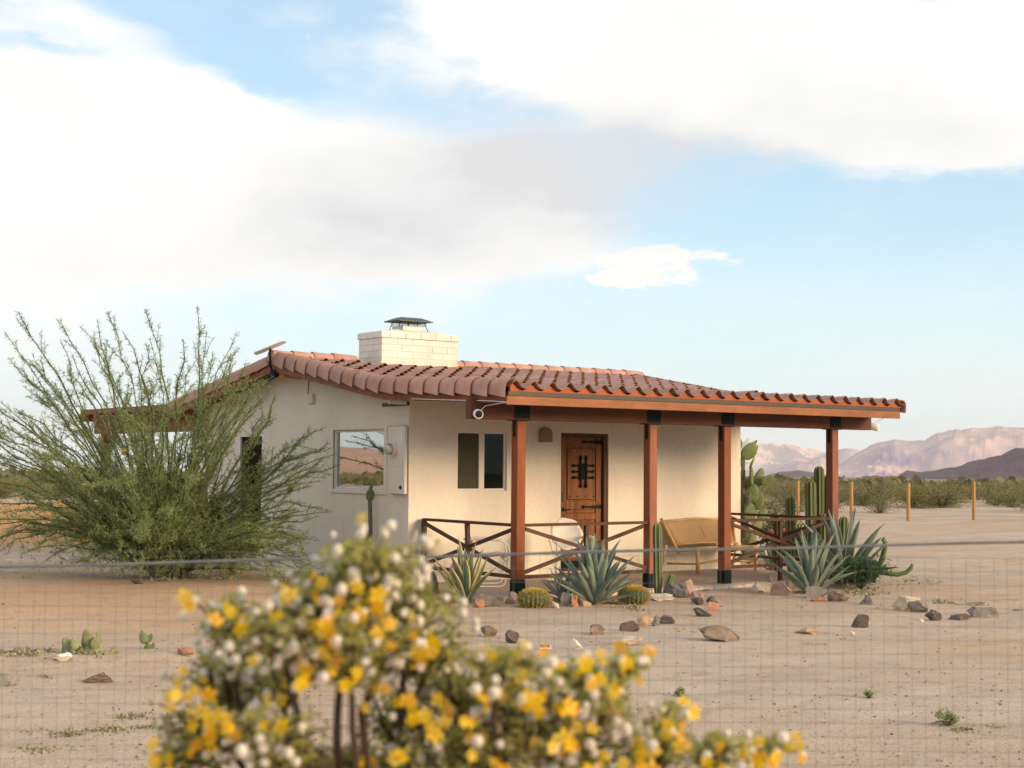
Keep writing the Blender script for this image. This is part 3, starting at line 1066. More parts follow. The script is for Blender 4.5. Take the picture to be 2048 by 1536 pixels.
dpart('stile', (dx0, DYF - .008, dz0), (PXa - .012, DYF + .011, dz1))
dpart('stile', (PXb + .012, DYF - .008, dz0), (dx1, DYF + .011, dz1))
for (a, b) in ((dz1 - .15, dz1), (.98, 1.10), (.82, .915), (dz0, dz0 + .16)):
    dpart('door_rail', (PXa - .010, DYF - .006, a), (PXb + .010, DYF + .011, b))
dpart('door_panel', (PXa + .012, DYF - .014, 1.122), (PXb - .012, DYF + .010, dz1 - .172), r=.02)
dpart('door_panel', (PXa + .006, DYF - .002, .925), (PXb - .006, DYF + .010, .972), r=.01)
nb = 4
for i in range(nb):
    a = PXa + (PXb - PXa) * i / nb
    dpart('door_plank', (a + .004, DYF - .004, dz0 + .168), (a + (PXb - PXa) / nb - .004, DYF + .010, .812))
for zz in (1.17, dz1 - .215):
    for i in range(4):
        xx = PXa + .05 + (PXb - PXa - .10) * i / 3
        MB().lathe([(.001, -.012), (.009, -.006), (.012, 0)], 8, (xx, DYF - .014, zz), 'y').build('stud', M['iron'], door)
gx0, gx1, gz0, gz1 = 3.035, 3.228, 1.425, 1.665
gr = MB().bbox((gx0 + .01, DYF - .027, gz0), (gx1 - .01, DYF - .014, gz1), .003).build('grille', M['iron'], door)
for xx in (gx0 + .045, gx1 - .045):
    mb = MB()
    mb.tube([(xx, DYF - .035, gz0 - .09), (xx, DYF - .035, gz1 + .09)], .013, 6)
    for s, zz in ((-1, gz0 - .09), (1, gz1 + .09)):
        mb.lathe([(.006, -.036), (.022, -.015), (.025, .0), (.016, .018), (.004, .036)], 8, (xx, DYF - .035, zz))
    mb.build('grille_bar', M['iron'], door)
for zz in (gz0 + .03, (gz0 + gz1) / 2, gz1 - .03):
    mb = MB()
    mb.tube([(gx0 - .085, DYF - .040, zz), (gx1 + .085, DYF - .040, zz)], .013, 6)
    for xx in (gx0 - .085, gx1 + .085):
        mb.lathe([(.006, -.036), (.022, -.015), (.025, .0), (.016, .018), (.004, .036)], 8, (xx, DYF - .040, zz), 'x')
    mb.build('grille_bar', M['iron'], door)
for zz in (1.015, 1.99, .35):
    mb = MB()
    mb.prism([(dx1 - .002, zz - .032), (dx1 - .002, zz + .032), (dx1 - .30, zz + .012), (dx1 - .36, zz + .028), (dx1 - .41, zz), (dx1 - .36, zz - .028), (dx1 - .30, zz - .012)], 'y', DYF - .018, DYF - .009)
    mb.build('strap_hinge', M['iron'], door)
mb = MB()
mb.bbox((dx0 + .012, DYF - .026, 1.09), (dx0 + .055, DYF - .009, 1.24), .006)
mb.build('keypad_lock', M['black'], door)
mb = MB()
mb.lathe([(.028, -.02), (.030, 0)], 12, (dx0 + .04, DYF - .009, .98), 'y')
mb.tube([(dx0 + .04, DYF - .03, .98), (dx0 + .04, DYF - .055, .98), (dx0 + .15, DYF - .058, .975)], .009, 6)
mb.build('handle', M['iron'], door)
mb = MB()
mb.bbox((dx0, DYF - .014, dz0), (dx1, DYF - .0085, dz0 + .10), .002)
mb.build('kick_plate', M['iron'], door)
MB().bbox((x0 - .02, -.06, 0.0), (x1 + .02, -.001, .066), .008).build('threshold', M['kerb'], house)

# --- roof: deck, fascia, barge boards, tiles
mb = MB()
ys = [EY + .04, 0.0, RIDGE, 2 * RIDGE, 2 * RIDGE + .60]
top = [(y, plane(y) - .055) for y in ys]
bot = [(y, plane(y) - .085) for y in ys]
mb.prism(top + bot[::-1], 'x', RX0 + .045, RX1 - .045)
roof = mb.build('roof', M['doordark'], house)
mb = MB()
for i in range(13):
    xx = RX0 + .12 + i * (RX1 - RX0 - .24) / 12
    pl = [(y, plane(y) - .086) for y in (EY + .045, -.002)]
    mb.prism(pl + [(y, z - .10) for y, z in pl[::-1]], 'x', xx - .022, xx + .022)
mb.build('rafter', M['doordark'], roof)
MB().bbox((RX0 + .002, EY, 2.373), (RX1 - .002, EY + .04, 2.481), .004).build('fascia', M['fascia'], roof)
MB().bbox((RX0 + .02, EY - .008, 2.482), (RX1 - .02, EY + .035, 2.536), .002).build('drip_edge', M['flash'], roof)
for xa, xb in ((RX0 - .002, RX0 + .04), (RX1 - .04, RX1 + .002)):
    for (ya, yb) in ((EY + .042, -.0), (.0, RIDGE), (RIDGE, 2 * RIDGE + .6)):
        zt = .075
        mb = MB()
        if ya < 0:
            mb.prism([(ya, plane(ya) - .20), (yb, plane(yb) - .205), (yb, plane(yb) - zt), (ya, plane(ya) - zt)], 'x', xa, xb)
        else:
            mb.prism([(ya, plane(ya) - .205), (yb, plane(yb) - .205), (yb, plane(yb) - zt), (ya, plane(ya) - zt)], 'x', xa, xb)
        mb.build('barge_board', M['rail'] if False else M['wood'], roof)

# S-tiles
TW, TL, AMP, TH = 7.34 / 26, .43, .036, .009
X0T = -.42


def prof(u):
    """height of the S profile: barrel then pan"""
    return AMP * math.sin(2 * PI * (u - .02)) * (1.15 if math.sin(2 * PI * u) > 0 else .80)


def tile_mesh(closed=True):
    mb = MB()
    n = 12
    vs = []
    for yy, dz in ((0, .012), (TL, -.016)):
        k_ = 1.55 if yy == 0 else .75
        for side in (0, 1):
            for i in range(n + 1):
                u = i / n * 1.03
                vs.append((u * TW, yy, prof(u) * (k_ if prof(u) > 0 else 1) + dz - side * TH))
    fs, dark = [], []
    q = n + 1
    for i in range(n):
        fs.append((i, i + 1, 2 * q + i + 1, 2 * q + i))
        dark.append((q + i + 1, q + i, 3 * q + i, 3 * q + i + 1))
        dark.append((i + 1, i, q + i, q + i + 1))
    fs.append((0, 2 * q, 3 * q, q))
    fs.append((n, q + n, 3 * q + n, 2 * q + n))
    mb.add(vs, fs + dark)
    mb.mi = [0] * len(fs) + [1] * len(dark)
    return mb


tile_me = tile_mesh().mesh('roof_tile', [M['tile'], M['tile_edge_shade']], smooth=False)
NPR, NMR = 8, 9
rows = []
for r in range(NPR):
    y = EY - .055 + r * (2.90 / NPR)
    rows.append((y, SP))
for r in range(NMR):
    rows.append((-.01 + r * (3.10 / NMR), SM))
cand = []
for ri, (y, sl) in enumerate(rows):
    for c in range(26):
        x = X0T + c * TW
        if 1.12 < x + TW and x < 2.72 and y > 2.55 and y < 3.6:
            continue
        p = Vector((x + TW / 2, y, plane(y)))
        cand.append((depth_of(p) + ri * .12, ri, x, y, sl))
cand.sort()
rest = MB()
rt = random.Random(3)
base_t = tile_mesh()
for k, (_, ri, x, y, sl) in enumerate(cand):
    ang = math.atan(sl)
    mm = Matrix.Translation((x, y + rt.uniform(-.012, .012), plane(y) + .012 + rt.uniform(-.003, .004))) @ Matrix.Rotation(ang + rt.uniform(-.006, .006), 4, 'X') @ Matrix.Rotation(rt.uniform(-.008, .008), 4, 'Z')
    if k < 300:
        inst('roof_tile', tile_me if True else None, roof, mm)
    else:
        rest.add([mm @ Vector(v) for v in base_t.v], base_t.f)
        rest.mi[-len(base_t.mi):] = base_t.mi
tag(rest.build('upper_roof_tiles', [M['tile'], M['tile_edge_shade']], roof, fix=False), kind='stuff')
# the rear slope, out of sight from the yard: one corrugated sheet of the same tiles
mb = MB()
for r in range(11):
    y = RIDGE + .10 + r * .34
    for c in range(26):
        mm = Matrix.Translation((X0T + (c + 1) * TW, y + .43, plane(y + .43) + .012)) @ Matrix.Rotation(PI, 4, 'Z') @ Matrix.Rotation(math.atan(SM), 4, 'X')
        mb.add([mm @ Vector(v) for v in base_t.v], base_t.f)
tag(mb.build('rear_roof_tiles', M['tile'], roof, fix=False), kind='stuff')
# wavy closure strip under the first course
mb = MB()
vs, fs = [], []
N_ = 26 * 12
for i in range(N_ + 1):
    x = X0T + .03 + (26 * TW - .05) * i / N_
    u = ((x - X0T) / TW) % 1
    zt = plane(EY - .02) + prof(u) - .006
    for y in (EY + .004, EY + .030):
        vs += [(x, y, 2.537), (x, y, zt)]
for i in range(N_):
    a, b = i * 4, (i + 1) * 4
    fs += [(a, b, b + 1, a + 1), (a + 3, b + 3, b + 2, a + 2), (a + 1, b + 1, b + 3, a + 3)]
mb.add(vs, fs)
mb.build('eave_closure', M['tile_red'], roof)


# rake and ridge tiles: half barrels
def barrel(L, r0, r1, side=None, n=10, th=.014):
    """half barrel along +y from 0 to L, open below; with side=-1/+1 the outer flank hangs down as a skirt"""
    mb = MB()
    pr = []
    if side is None:
        for i in range(n + 1):
            t = PI * i / n
            pr.append((-math.cos(t), math.sin(t) * .95))
    else:
        for i in range(n + 1):
            t = PI * .5 * i / (n * .5) if False else PI * (.0 + .62 * i / n) + 0
            pr.append((-math.cos(t), math.sin(t)))
        pr = [(-1.0, -.95), (-1.02, -.45)] + pr
        if side > 0:
            pr = [(-a, b) for a, b in pr]
    q = len(pr)
    vs = []
    for yy, r in ((0, r0), (L, r1)):
        for rr in (r, r - th):
            for (a, b) in pr:
                vs.append((a * rr if side is None else a * rr, yy, b * rr if b > 0 else b * r))
    fs = []
    for i in range(q - 1):
        fs.append((i, i + 1, 2 * q + i + 1, 2 * q + i))
        fs.append((q + i + 1, q + i, 3 * q + i, 3 * q + i + 1))
        fs.append((2 * q + i, 2 * q + i + 1, 3 * q + i + 1, 3 * q + i))
    fs.append((0, 2 * q, 3 * q, q))
    fs.append((q - 1, 2 * q - 1, 4 * q - 1, 3 * q - 1))
    mb.add(vs, fs)
    n0 = len(fs)
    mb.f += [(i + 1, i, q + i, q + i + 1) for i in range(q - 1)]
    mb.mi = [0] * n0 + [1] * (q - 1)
    return mb


rake_l = barrel(.43, .126, .096, -1, 14).mesh('rake_tile', [M['tile'], M['tile_edge_shade']], smooth=False)
rake_r = barrel(.43, .100, .085, 1).mesh('rake_tile', [M['tile'], M['tile_edge_shade']], smooth=False)
for (xx, me, dzr) in ((RX0 + .050, rake_l, -.012), (RX1 - .035, rake_r, -.035)):
    for ri, (y, sl) in enumerate(rows):
        inst('rake_tile', me, roof, Matrix.Translation((xx, y - .005, plane(y) + .005 + dzr + rt.uniform(-.003, .003))) @ Matrix.Rotation(math.atan(sl) + .03, 4, 'X') @ Matrix.Rotation(rt.uniform(-.01, .01), 4, 'Z'))
    for r in range(10):
        y = RIDGE + .12 + r * .36
        inst('rake_tile', rake_r if me is rake_l else rake_l, roof, Matrix.Translation((xx, y + .43, plane(y + .43) - .015)) @ Matrix.Rotation(PI, 4, 'Z') @ Matrix.Rotation(math.atan(SM) + .03, 4, 'X'))
ridge_me = barrel(.43, .115, .100).mesh('ridge_tile', [M['tile'], M['tile_edge_shade']], smooth=False)
x = RX0 - .05
while x < RX1 - .10:
    if not (1.05 < x + .2 < 2.6):
        inst('ridge_tile', ridge_me, roof, Matrix.Translation((x, RIDGE, plane(RIDGE) + .018)) @ Matrix.Rotation(-PI / 2, 4, 'Z') @ Matrix.Rotation(-.02, 4, 'X'))
    x += .355
MB().lathe([(.02, -.02), (.10, -.018), (.10, .0), (.02, .002)], 12, (RX0 - .03, RIDGE, plane(RIDGE) + .03), 'x').build('ridge_end', M['plaster'], roof)
# small clay vent pipe on the tiles
mb = MB()
vx, vy = 5.05, -1.55
mb.tube([(vx, vy - .12, plane(vy) + .075), (vx, vy + .3, plane(vy) + .07)], .055, 12, False)
mb.tube([(vx, vy - .11, plane(vy) + .075), (vx, vy + .3, plane(vy) + .07)], .046, 12, False)
mb.build('roof_vent', M['tile'], roof)

# soffit end block at the wall corner, and a black strip painted in for the shaded gap
MB().bbox((-.30, .03, 2.462), (-.02, .09, 2.512), .006).build('soffit_block', M['white'], house)
MB().bbox((-.018, -.001, 2.445), (-.003, .70, 2.492), .002).build('gap_strip', M['black'], house)
MB().bbox((-.36, RIDGE - .16, 2.93), (-.004, RIDGE - .02, 3.02), .01).build('ridge_beam', M['bamboo'], house)

# --- chimney
CX0, CX1, CY0, CY1 = 1.255, 2.70, 2.80, 3.52
cz0, ch = 3.325, .104
core = MB()
core.box((CX0 + .009, CY0 + .009, 2.9), (CX1 - .009, CY1 - .009, cz0 + 4 * ch + .004))
chim = core.build('chimney', M['mortar'], house)
mb = MB()
v0 = [(CX0 - .0, CY0 - .015, 2.95), (CX1 + .0, CY0 - .015, 2.95), (CX1, CY1, 2.95), (CX0, CY1, 2.95)]
mb.box((CX0 - .012, CY0 - .012, 2.9), (CX1 + .012, CY1 + .012, cz0 - .06))
mb.bbox((CX0 + .0, CY0 + .0, cz0 - .0598), (CX1, CY1, cz0 - .006), .006)
mb.build('plaster_base', M['plaster'], chim)
rb = random.Random(5)


def brick_run(u0, u1, z, h, place, off):
    u = u0
    first = True
    while u < u1 - .01:
        l = .285
        if first and off:
            l = .285 * off
        first = False
        e = min(u + l, u1)
        if u1 - e < .05:
            e = u1
        place(u, e, z, z + h)
        u = e + .006


for c in range(4):
    z = cz0 + c * ch
    cor = .018 if c == 3 else 0.0
    h = ch - .007

    def pf(a, b, z_, z2):
        j = rb.uniform(-.002, .002)
        MB().bbox((a, CY0 - cor + j, z_), (b, CY0 + .09, z2), .006).build('brick', M['brick'], chim)

    def pb(a, b, z_, z2):
        MB().bbox((a, CY1 - .09, z_), (b, CY1 + cor, z2), .006).build('brick', M['brick'], chim)

    def pl(a, b, z_, z2):
        j = rb.uniform(-.002, .002)
        MB().bbox((CX0 - cor + j, a, z_), (CX0 + .09, b, z2), .006).build('brick', M['brick'], chim)

    def pr_(a, b, z_, z2):
        MB().bbox((CX1 - .09, a, z_), (CX1 + cor, b, z2), .006).build('brick', M['brick'], chim)
    brick_run(CX0 - cor, CX1 + cor, z, h, pf, (.28 if c % 2 else 1.0) if c < 3 else .55)
    brick_run(CX0 - cor, CX1 + cor, z, h, pb, .5)
    brick_run(CY0 + .098, CY1 - .098, z, h, pl, .6 if c % 2 else 1.0)
    brick_run(CY0 + .098, CY1 - .098, z, h, pr_, .6 if c % 2 else 1.0)
zt = cz0 + 4 * ch
mb = MB()
mb.add([(CX0 + .01, CY0 + .01, zt - .02), (CX1 - .01, CY0 + .01, zt - .02), (CX1 - .01, CY1 - .01, zt - .02), (CX0 + .01, CY1 - .01, zt - .02),
        (1.62, 2.98, zt + .055), (2.34, 2.98, zt + .055), (2.34, 3.34, zt + .055), (1.62, 3.34, zt + .055)],
       [(0, 1, 5, 4), (1, 2, 6, 5), (2, 3, 7, 6), (3, 0, 4, 7), (4, 5, 6, 7)])
mb.build('mortar_crown', M['plaster'], chim)
MB().bbox((1.76, 3.0, zt), (2.19, 3.32, zt + .125), .01).build('flue', M['brick'], chim)
mb = MB()
fx, fy, fz = 1.975, 3.16, zt + .125
hw, hd = .325, .235
mb.add([(fx - hw, fy - hd, fz + .085), (fx + hw, fy - hd, fz + .085), (fx + hw, fy + hd, fz + .085), (fx - hw, fy + hd, fz + .085),
        (fx - .19, fy - .09, fz + .145), (fx + .19, fy - .09, fz + .145), (fx + .19, fy + .09, fz + .145), (fx - .19, fy + .09, fz + .145),
        (fx - hw, fy - hd, fz + .070), (fx + hw, fy - hd, fz + .070), (fx + hw, fy + hd, fz + .070), (fx - hw, fy + hd, fz + .070)],
       [(0, 1, 5, 4), (1, 2, 6, 5), (2, 3, 7, 6), (3, 0, 4, 7), (4, 5, 6, 7), (8, 9, 1, 0), (9, 10, 2, 1), (10, 11, 3, 2), (11, 8, 0, 3), (11, 10, 9, 8)])
mb.build('chimney_cap', M['capmetal'], chim)
mb = MB()
for sx in (-1, 1):
    for sy in (-1, 1):
        mb.tube([(fx + sx * .26, fy + sy * .22, fz - .13), (fx + sx * .21, fy + sy * .15, fz + .075)], .006, 5)
    mb.tube([(fx + sx * .09, fy - .13, fz - .005), (fx + sx * .09, fy - .13, fz + .075)], .008, 5)
    mb.tube([(fx + sx * .09, fy + .13, fz - .005), (fx + sx * .09, fy + .13, fz + .075)], .008, 5)
mb.build('cap_leg', M['iron'], chim)
mb = MB()
for i in range(25):
    a = -.23 + .46 * i / 24
    for s in (-.18, .18):
        mb.tube([(fx + a, fy + s, fz + .002), (fx + a, fy + s, fz + .07)], .0016, 3, False)
for i in range(5):
    zz = fz + .005 + .015 * i
    mb.tube([(fx - .23, fy - .18, zz), (fx + .23, fy - .18, zz), (fx + .23, fy + .18, zz), (fx - .23, fy + .18, zz), (fx - .23, fy - .18, zz)], .0016, 3, False)
mb.build('spark_mesh', M['wire'], chim)

# --- porch: beam, posts, brackets, shoes
PX = [.156, 2.384, 3.778, 6.014]
HB = 2.209
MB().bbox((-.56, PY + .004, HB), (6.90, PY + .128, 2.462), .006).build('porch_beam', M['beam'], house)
for xp in PX:
    po = MB().bbox((xp, PY, .19), (xp + PW, PY + PW, HB - .008), .006).build('porch_post', M['wood'], house)
    MB().bbox((xp - .006, PY - .006, .0), (xp + PW + .006, PY + PW + .006, .189), .006).build('post_shoe', M['iron'], po)
    mb = MB()
    mb.bbox((xp - .05, PY - .004, HB + .02), (xp + PW + .06, PY + .0035, 2.455), .002)
    mb.bbox((xp - .05, PY + .1285, HB + .02), (xp + PW + .06, PY + .136, 2.455), .002)
    mb.bbox((xp - .07, PY - .012, HB - .0075), (xp + PW + .07, PY + .142, HB - .0005), .001)
    mb.bbox((xp - .0045, PY + .042, HB - .21), (xp - .0005, PY + .095, HB - .0078), .001)
    mb.bbox((xp + PW + .0005, PY + .042, HB - .21), (xp + PW + .0045, PY + .095, HB - .0078), .001)
    mb.build('post_bracket', M['iron'], po)

# --- rear patio cover, seen through the tree
RPY = [6.55, 11.45]
for yy in RPY:
    for xx in (.10, 3.1, 6.15):
        po = MB().bbox((xx, yy, -.04), (xx + .16, yy + .16, 2.18), .006).build('patio_post', M['wood'], house)
for xx in (.10, 6.15):
    mb = MB()
    mb.bbox((xx - .01, 6.43, 2.182), (xx + .17, 11.95, 2.42), .006)
    mb.build('patio_beam', M['wood'], house)
    for (yp, s) in ((6.71, 1), (11.45, -1)):
        MB().obox((xx + .08, yp + s * .01, 1.75), (xx + .08, yp + s * .42, 2.18), .09, .09).build('knee_brace', M['wood'], house)
for i in range(8):
    yy = 6.70 + i * .72
    MB().bbox((-.25, yy, 2.421), (6.6, yy + .09, 2.56), .004).build('joist', M['wood_h'], house)
MB().bbox((-.20, 6.95, 2.561), (6.65, 11.95, 2.66), .004).build('patio_roof', M['wood'], house)

# ------------------------------------------------------------------ porch floor and kerb
mb = MB()
mb.bbox((-.08, PY - .05, -.20), (6.32, -.0005, 0.0), .01)
tag(mb.build('porch_slab', M['concrete']), 'pinkish concrete porch floor', kind='structure')
mb = MB()
rk = random.Random(11)
for i in range(22):
    xa = .05 + i * .285
    mb.bbox((xa, PY - .125 + rk.uniform(-.01, .012), -.12), (xa + .272, PY - .052, -.008 + rk.uniform(-.008, .004)), .008)
tag(mb.build('kerb', M['kerb']), 'pale broken kerb along the porch edge', kind='structure')
mb = MB()
mb.bbox((-.35, 6.42, -.2), (6.9, 12.0, -.012), .01)
tag(mb.build('patio_slab', M['concrete']), 'rear patio floor', kind='structure')


# ------------------------------------------------------------------ railings
def railing(label, a, b, ends=(False, False), zt=.896, zb=.225):
    """a and b are (x, y) of the two ends of one railing section"""
    a, b = Vector((*a, 0)), Vector((*b, 0))
    mid = (a + b) / 2
    root = empty('porch_railing', mid, label, 'railing', 'cross-braced porch railings')
    d = (b - a).normalized()
    nrm = Vector((-d.y, d.x, 0))
    up = Vector((0, 0, 1))
    MB().obox(a + up * (zt - .018), b + up * (zt - .018), .085, .036).build('top_rail', M['rail'], root)
    MB().obox(a + up * zb, b + up * zb, .04, .045).build('bottom_rail', M['rail'], root)
    MB().obox(mid + up * .0, mid + up * (zt - .037), .05, .05, d).build('rail_post', M['rail'], root)
    for e, f, s in ((ends[0], a, 1), (ends[1], b, -1)):
        if e:
            MB().obox(f + d * s * .0 + up * 0, f + d * s * .0 + up * (zt - .037), .055, .055, d).build('rail_post', M['rail'], root)
    for s, (p, q) in ((1, (a, b)), (-1, (b, a))):
        o = nrm * .020 * s
        MB().obox(p + d * s * .03 + o + up * (zb + .05), q - d * s * .03 + o + up * (zt - .065), .036, .045).build('brace', M['rail'], root)
    return root


hx = PW / 2
railing('left side railing running from the house corner to the first post', (PX[0] + hx, -.06), (PX[0] + hx, PY + PW + .002), (True, False))
railing('front railing with white chairs behind it, between first and second posts', (PX[0] + PW + .002, PY + hx), (PX[1] - .002, PY + hx))
railing('short front railing between third post and the far corner post', (PX[2] + PW + .002, PY + hx), (PX[3] - .002, PY + hx))
railing('right side railing from corner post back to the house, beside cacti', (PX[3] + hx, -.03), (PX[3] + hx, PY + PW + .002))

# ------------------------------------------------------------------ fixtures hung on the house
sd = empty('satellite_dish', (-.52, RIDGE - .05, 3.1), 'flat white satellite antenna on a pole at the gable peak', 'antenna')
pc = Vector((-.52, RIDGE - .03, 3.40))
nrm = (UP * .90 - RT * .38 + FW * .10).normalized()
ax_u = nrm.cross(Vector((0, 0, 1))).normalized()
ax_u = (RT + nrm * -(RT.dot(nrm))).normalized()
ax_v = nrm.cross(ax_u)
mb = MB()
vs, fs = [], []
hw, hh = .255, .15
out = []
for k in range(24):
    t = 2 * PI * k / 24
    cx_, cy_ = math.copysign(abs(math.cos(t)) ** .35, math.cos(t)) * hw, math.copysign(abs(math.sin(t)) ** .35, math.sin(t)) * hh
    out.append((cx_, cy_))
for dz in (-.005, .005):
    for (cx_, cy_) in out:
        vs.append(pc + ax_u * cx_ + ax_v * cy_ + nrm * dz)
fs = [tuple(range(24))[::-1], tuple(range(24, 48))] + [(k, (k + 1) % 24, 24 + (k + 1) % 24, 24 + k) for k in range(24)]
mb.add(vs, fs)
mb.build('panel', M['plastic_shade'], sd)
mb = MB()
mb.tube([pc - nrm * .012, pc - Vector((0, 0, .10)), pc - Vector((-.01, 0, .26)), Vector((-.46, RIDGE - .02, 3.02))], .017, 8)
mb.bbox((-.475, RIDGE - .09, 2.93), (-.443, RIDGE + .05, 3.06), .004)
mb.build('mast', M['iron'], sd)


def sec_camera(label, pos, look, cable):
    r = empty('security_camera', pos, label, 'security camera', 'security cameras on the porch beam')
    p, d = Vector(pos), Vector(look).normalized()
    up = Vector((0, 0, 1))
    q = d.to_track_quat('Z', 'Y').to_matrix()

    def L(prof, name, m):
        mb = MB()
        mb.lathe(prof, 20)
        mb.v = [tuple(q @ Vector(v) + p) for v in mb.v]
        return mb.build(name, M[m], r, smooth=True)
    L([(.016, -.085), (.046, -.080), (.056, -.055), (.060, .0), (.060, .046), (.055, .054), (.046, .051)], 'housing', 'plastic')
    L([(.002, .042), (.046, .047), (.045, .053), (.016, .058), (.002, .058)], 'lens', 'black')
    mb = MB()
    mb.tube(cable, .0045, 6)
    mb.build('cable', M['plastic'], r)
    mb = MB()
    mb.tube([p - d * .05, p - d * .09 + up * .0], .018, 8)
    mb.build('mount', M['plastic'], r)


c1 = (-.50, PY - .06, 2.268)
sec_camera('white round security camera at the left end of the porch beam', c1, (-.45, -1, -.12),
           [(-.46, PY - .05, 2.305), (-.41, PY - .09, 2.37), (-.45, EY - .012, 2.40), (-.47, EY + .3, 2.425), (-.48, EY + 1.0, 2.452), (-.48, -.8, 2.50)])
sec_camera('small white security camera at the far right end of the beam', (6.955, PY - .01, 2.262), (.9, -.8, -.25),
           [(6.93, PY + .03, 2.30), (7.02, PY - .10, 2.38), (6.92, EY + .2, 2.47)])

mb = MB()
n = 10
pts = []
for i in range(n + 1):
    t = PI * i / n
    pts.append((2.342 - .098 * math.cos(t), 2.095 + .095 * math.sin(t)))
mb.prism([(2.244, 1.975), *pts, (2.440, 1.975)], 'y', -.085, -.0005)
tag(mb.build('wall_light', M['ceramic'], origin=(2.342, -.04, 1.975)), 'rounded clay wall light between the porch window and door', 'wall light')

mt = empty('electric_meter', (-.06, .2, 1.22), 'cream painted electric meter box overlapping the side window', 'electric meter')
mb = MB()
mb.bbox((-.070, .005, 1.225), (-.023, .415, 2.165), .006)
mb.bbox((-.076, .04, 1.60), (-.0705, .34, 2.11), .003)
mb.build('box', M['meter'], mt)
MB().bbox((-.085, -.004, 2.166), (-.0235, .42, 2.176), .003).build('lid', M['meter'], mt)
MB().lathe([(.096, -.05), (.100, -.05), (.100, .006), (.092, .012)], 24, (-.085, .27, 1.845), 'x').build('socket_ring', M['meter'], mt)
MB().lathe([(.02, -.085), (.066, -.080), (.078, -.060), (.080, .0)], 24, (-.135, .27, 1.845), 'x').build('meter_dome', M['glass_meter'], mt, smooth=True)
MB().lathe([(.004, -.05), (.055, -.048), (.058, .0)], 20, (-.133, .27, 1.845), 'x').build('register', M['plastic'], mt)
MB().lathe([(.004, -.008), (.028, -.006), (.03, .0)], 16, (-.071, .10, 1.315), 'x').build('badge', M['iron'], mt)

jb = MB()
jb.bbox((-.055, 2.675, 2.545), (-.001, 2.835, 2.695), .006)
jb = jb.build('junction_box', M['meter'], origin=(-.001, 2.75, 2.545))
tag(jb, 'small cream junction box with a wire, high on the gable wall', 'junction box')
mb = MB()
mb.tube([(-.012, 2.83, 2.62), (-.012, 2.88, 2.68), (-.012, 2.86, 2.92)], .006, 5)
mb.build('wire', M['black'], jb, origin=(-.001, 2.75, 2.545))
mb = MB()
mb.bbox((-.05, 3.40, .38), (-.001, 3.50, .50), .006)
tag(mb.build('wall_socket', M['meter'], origin=(-.001, 3.45, .38)), 'small outdoor socket cover low on the side wall', 'socket')
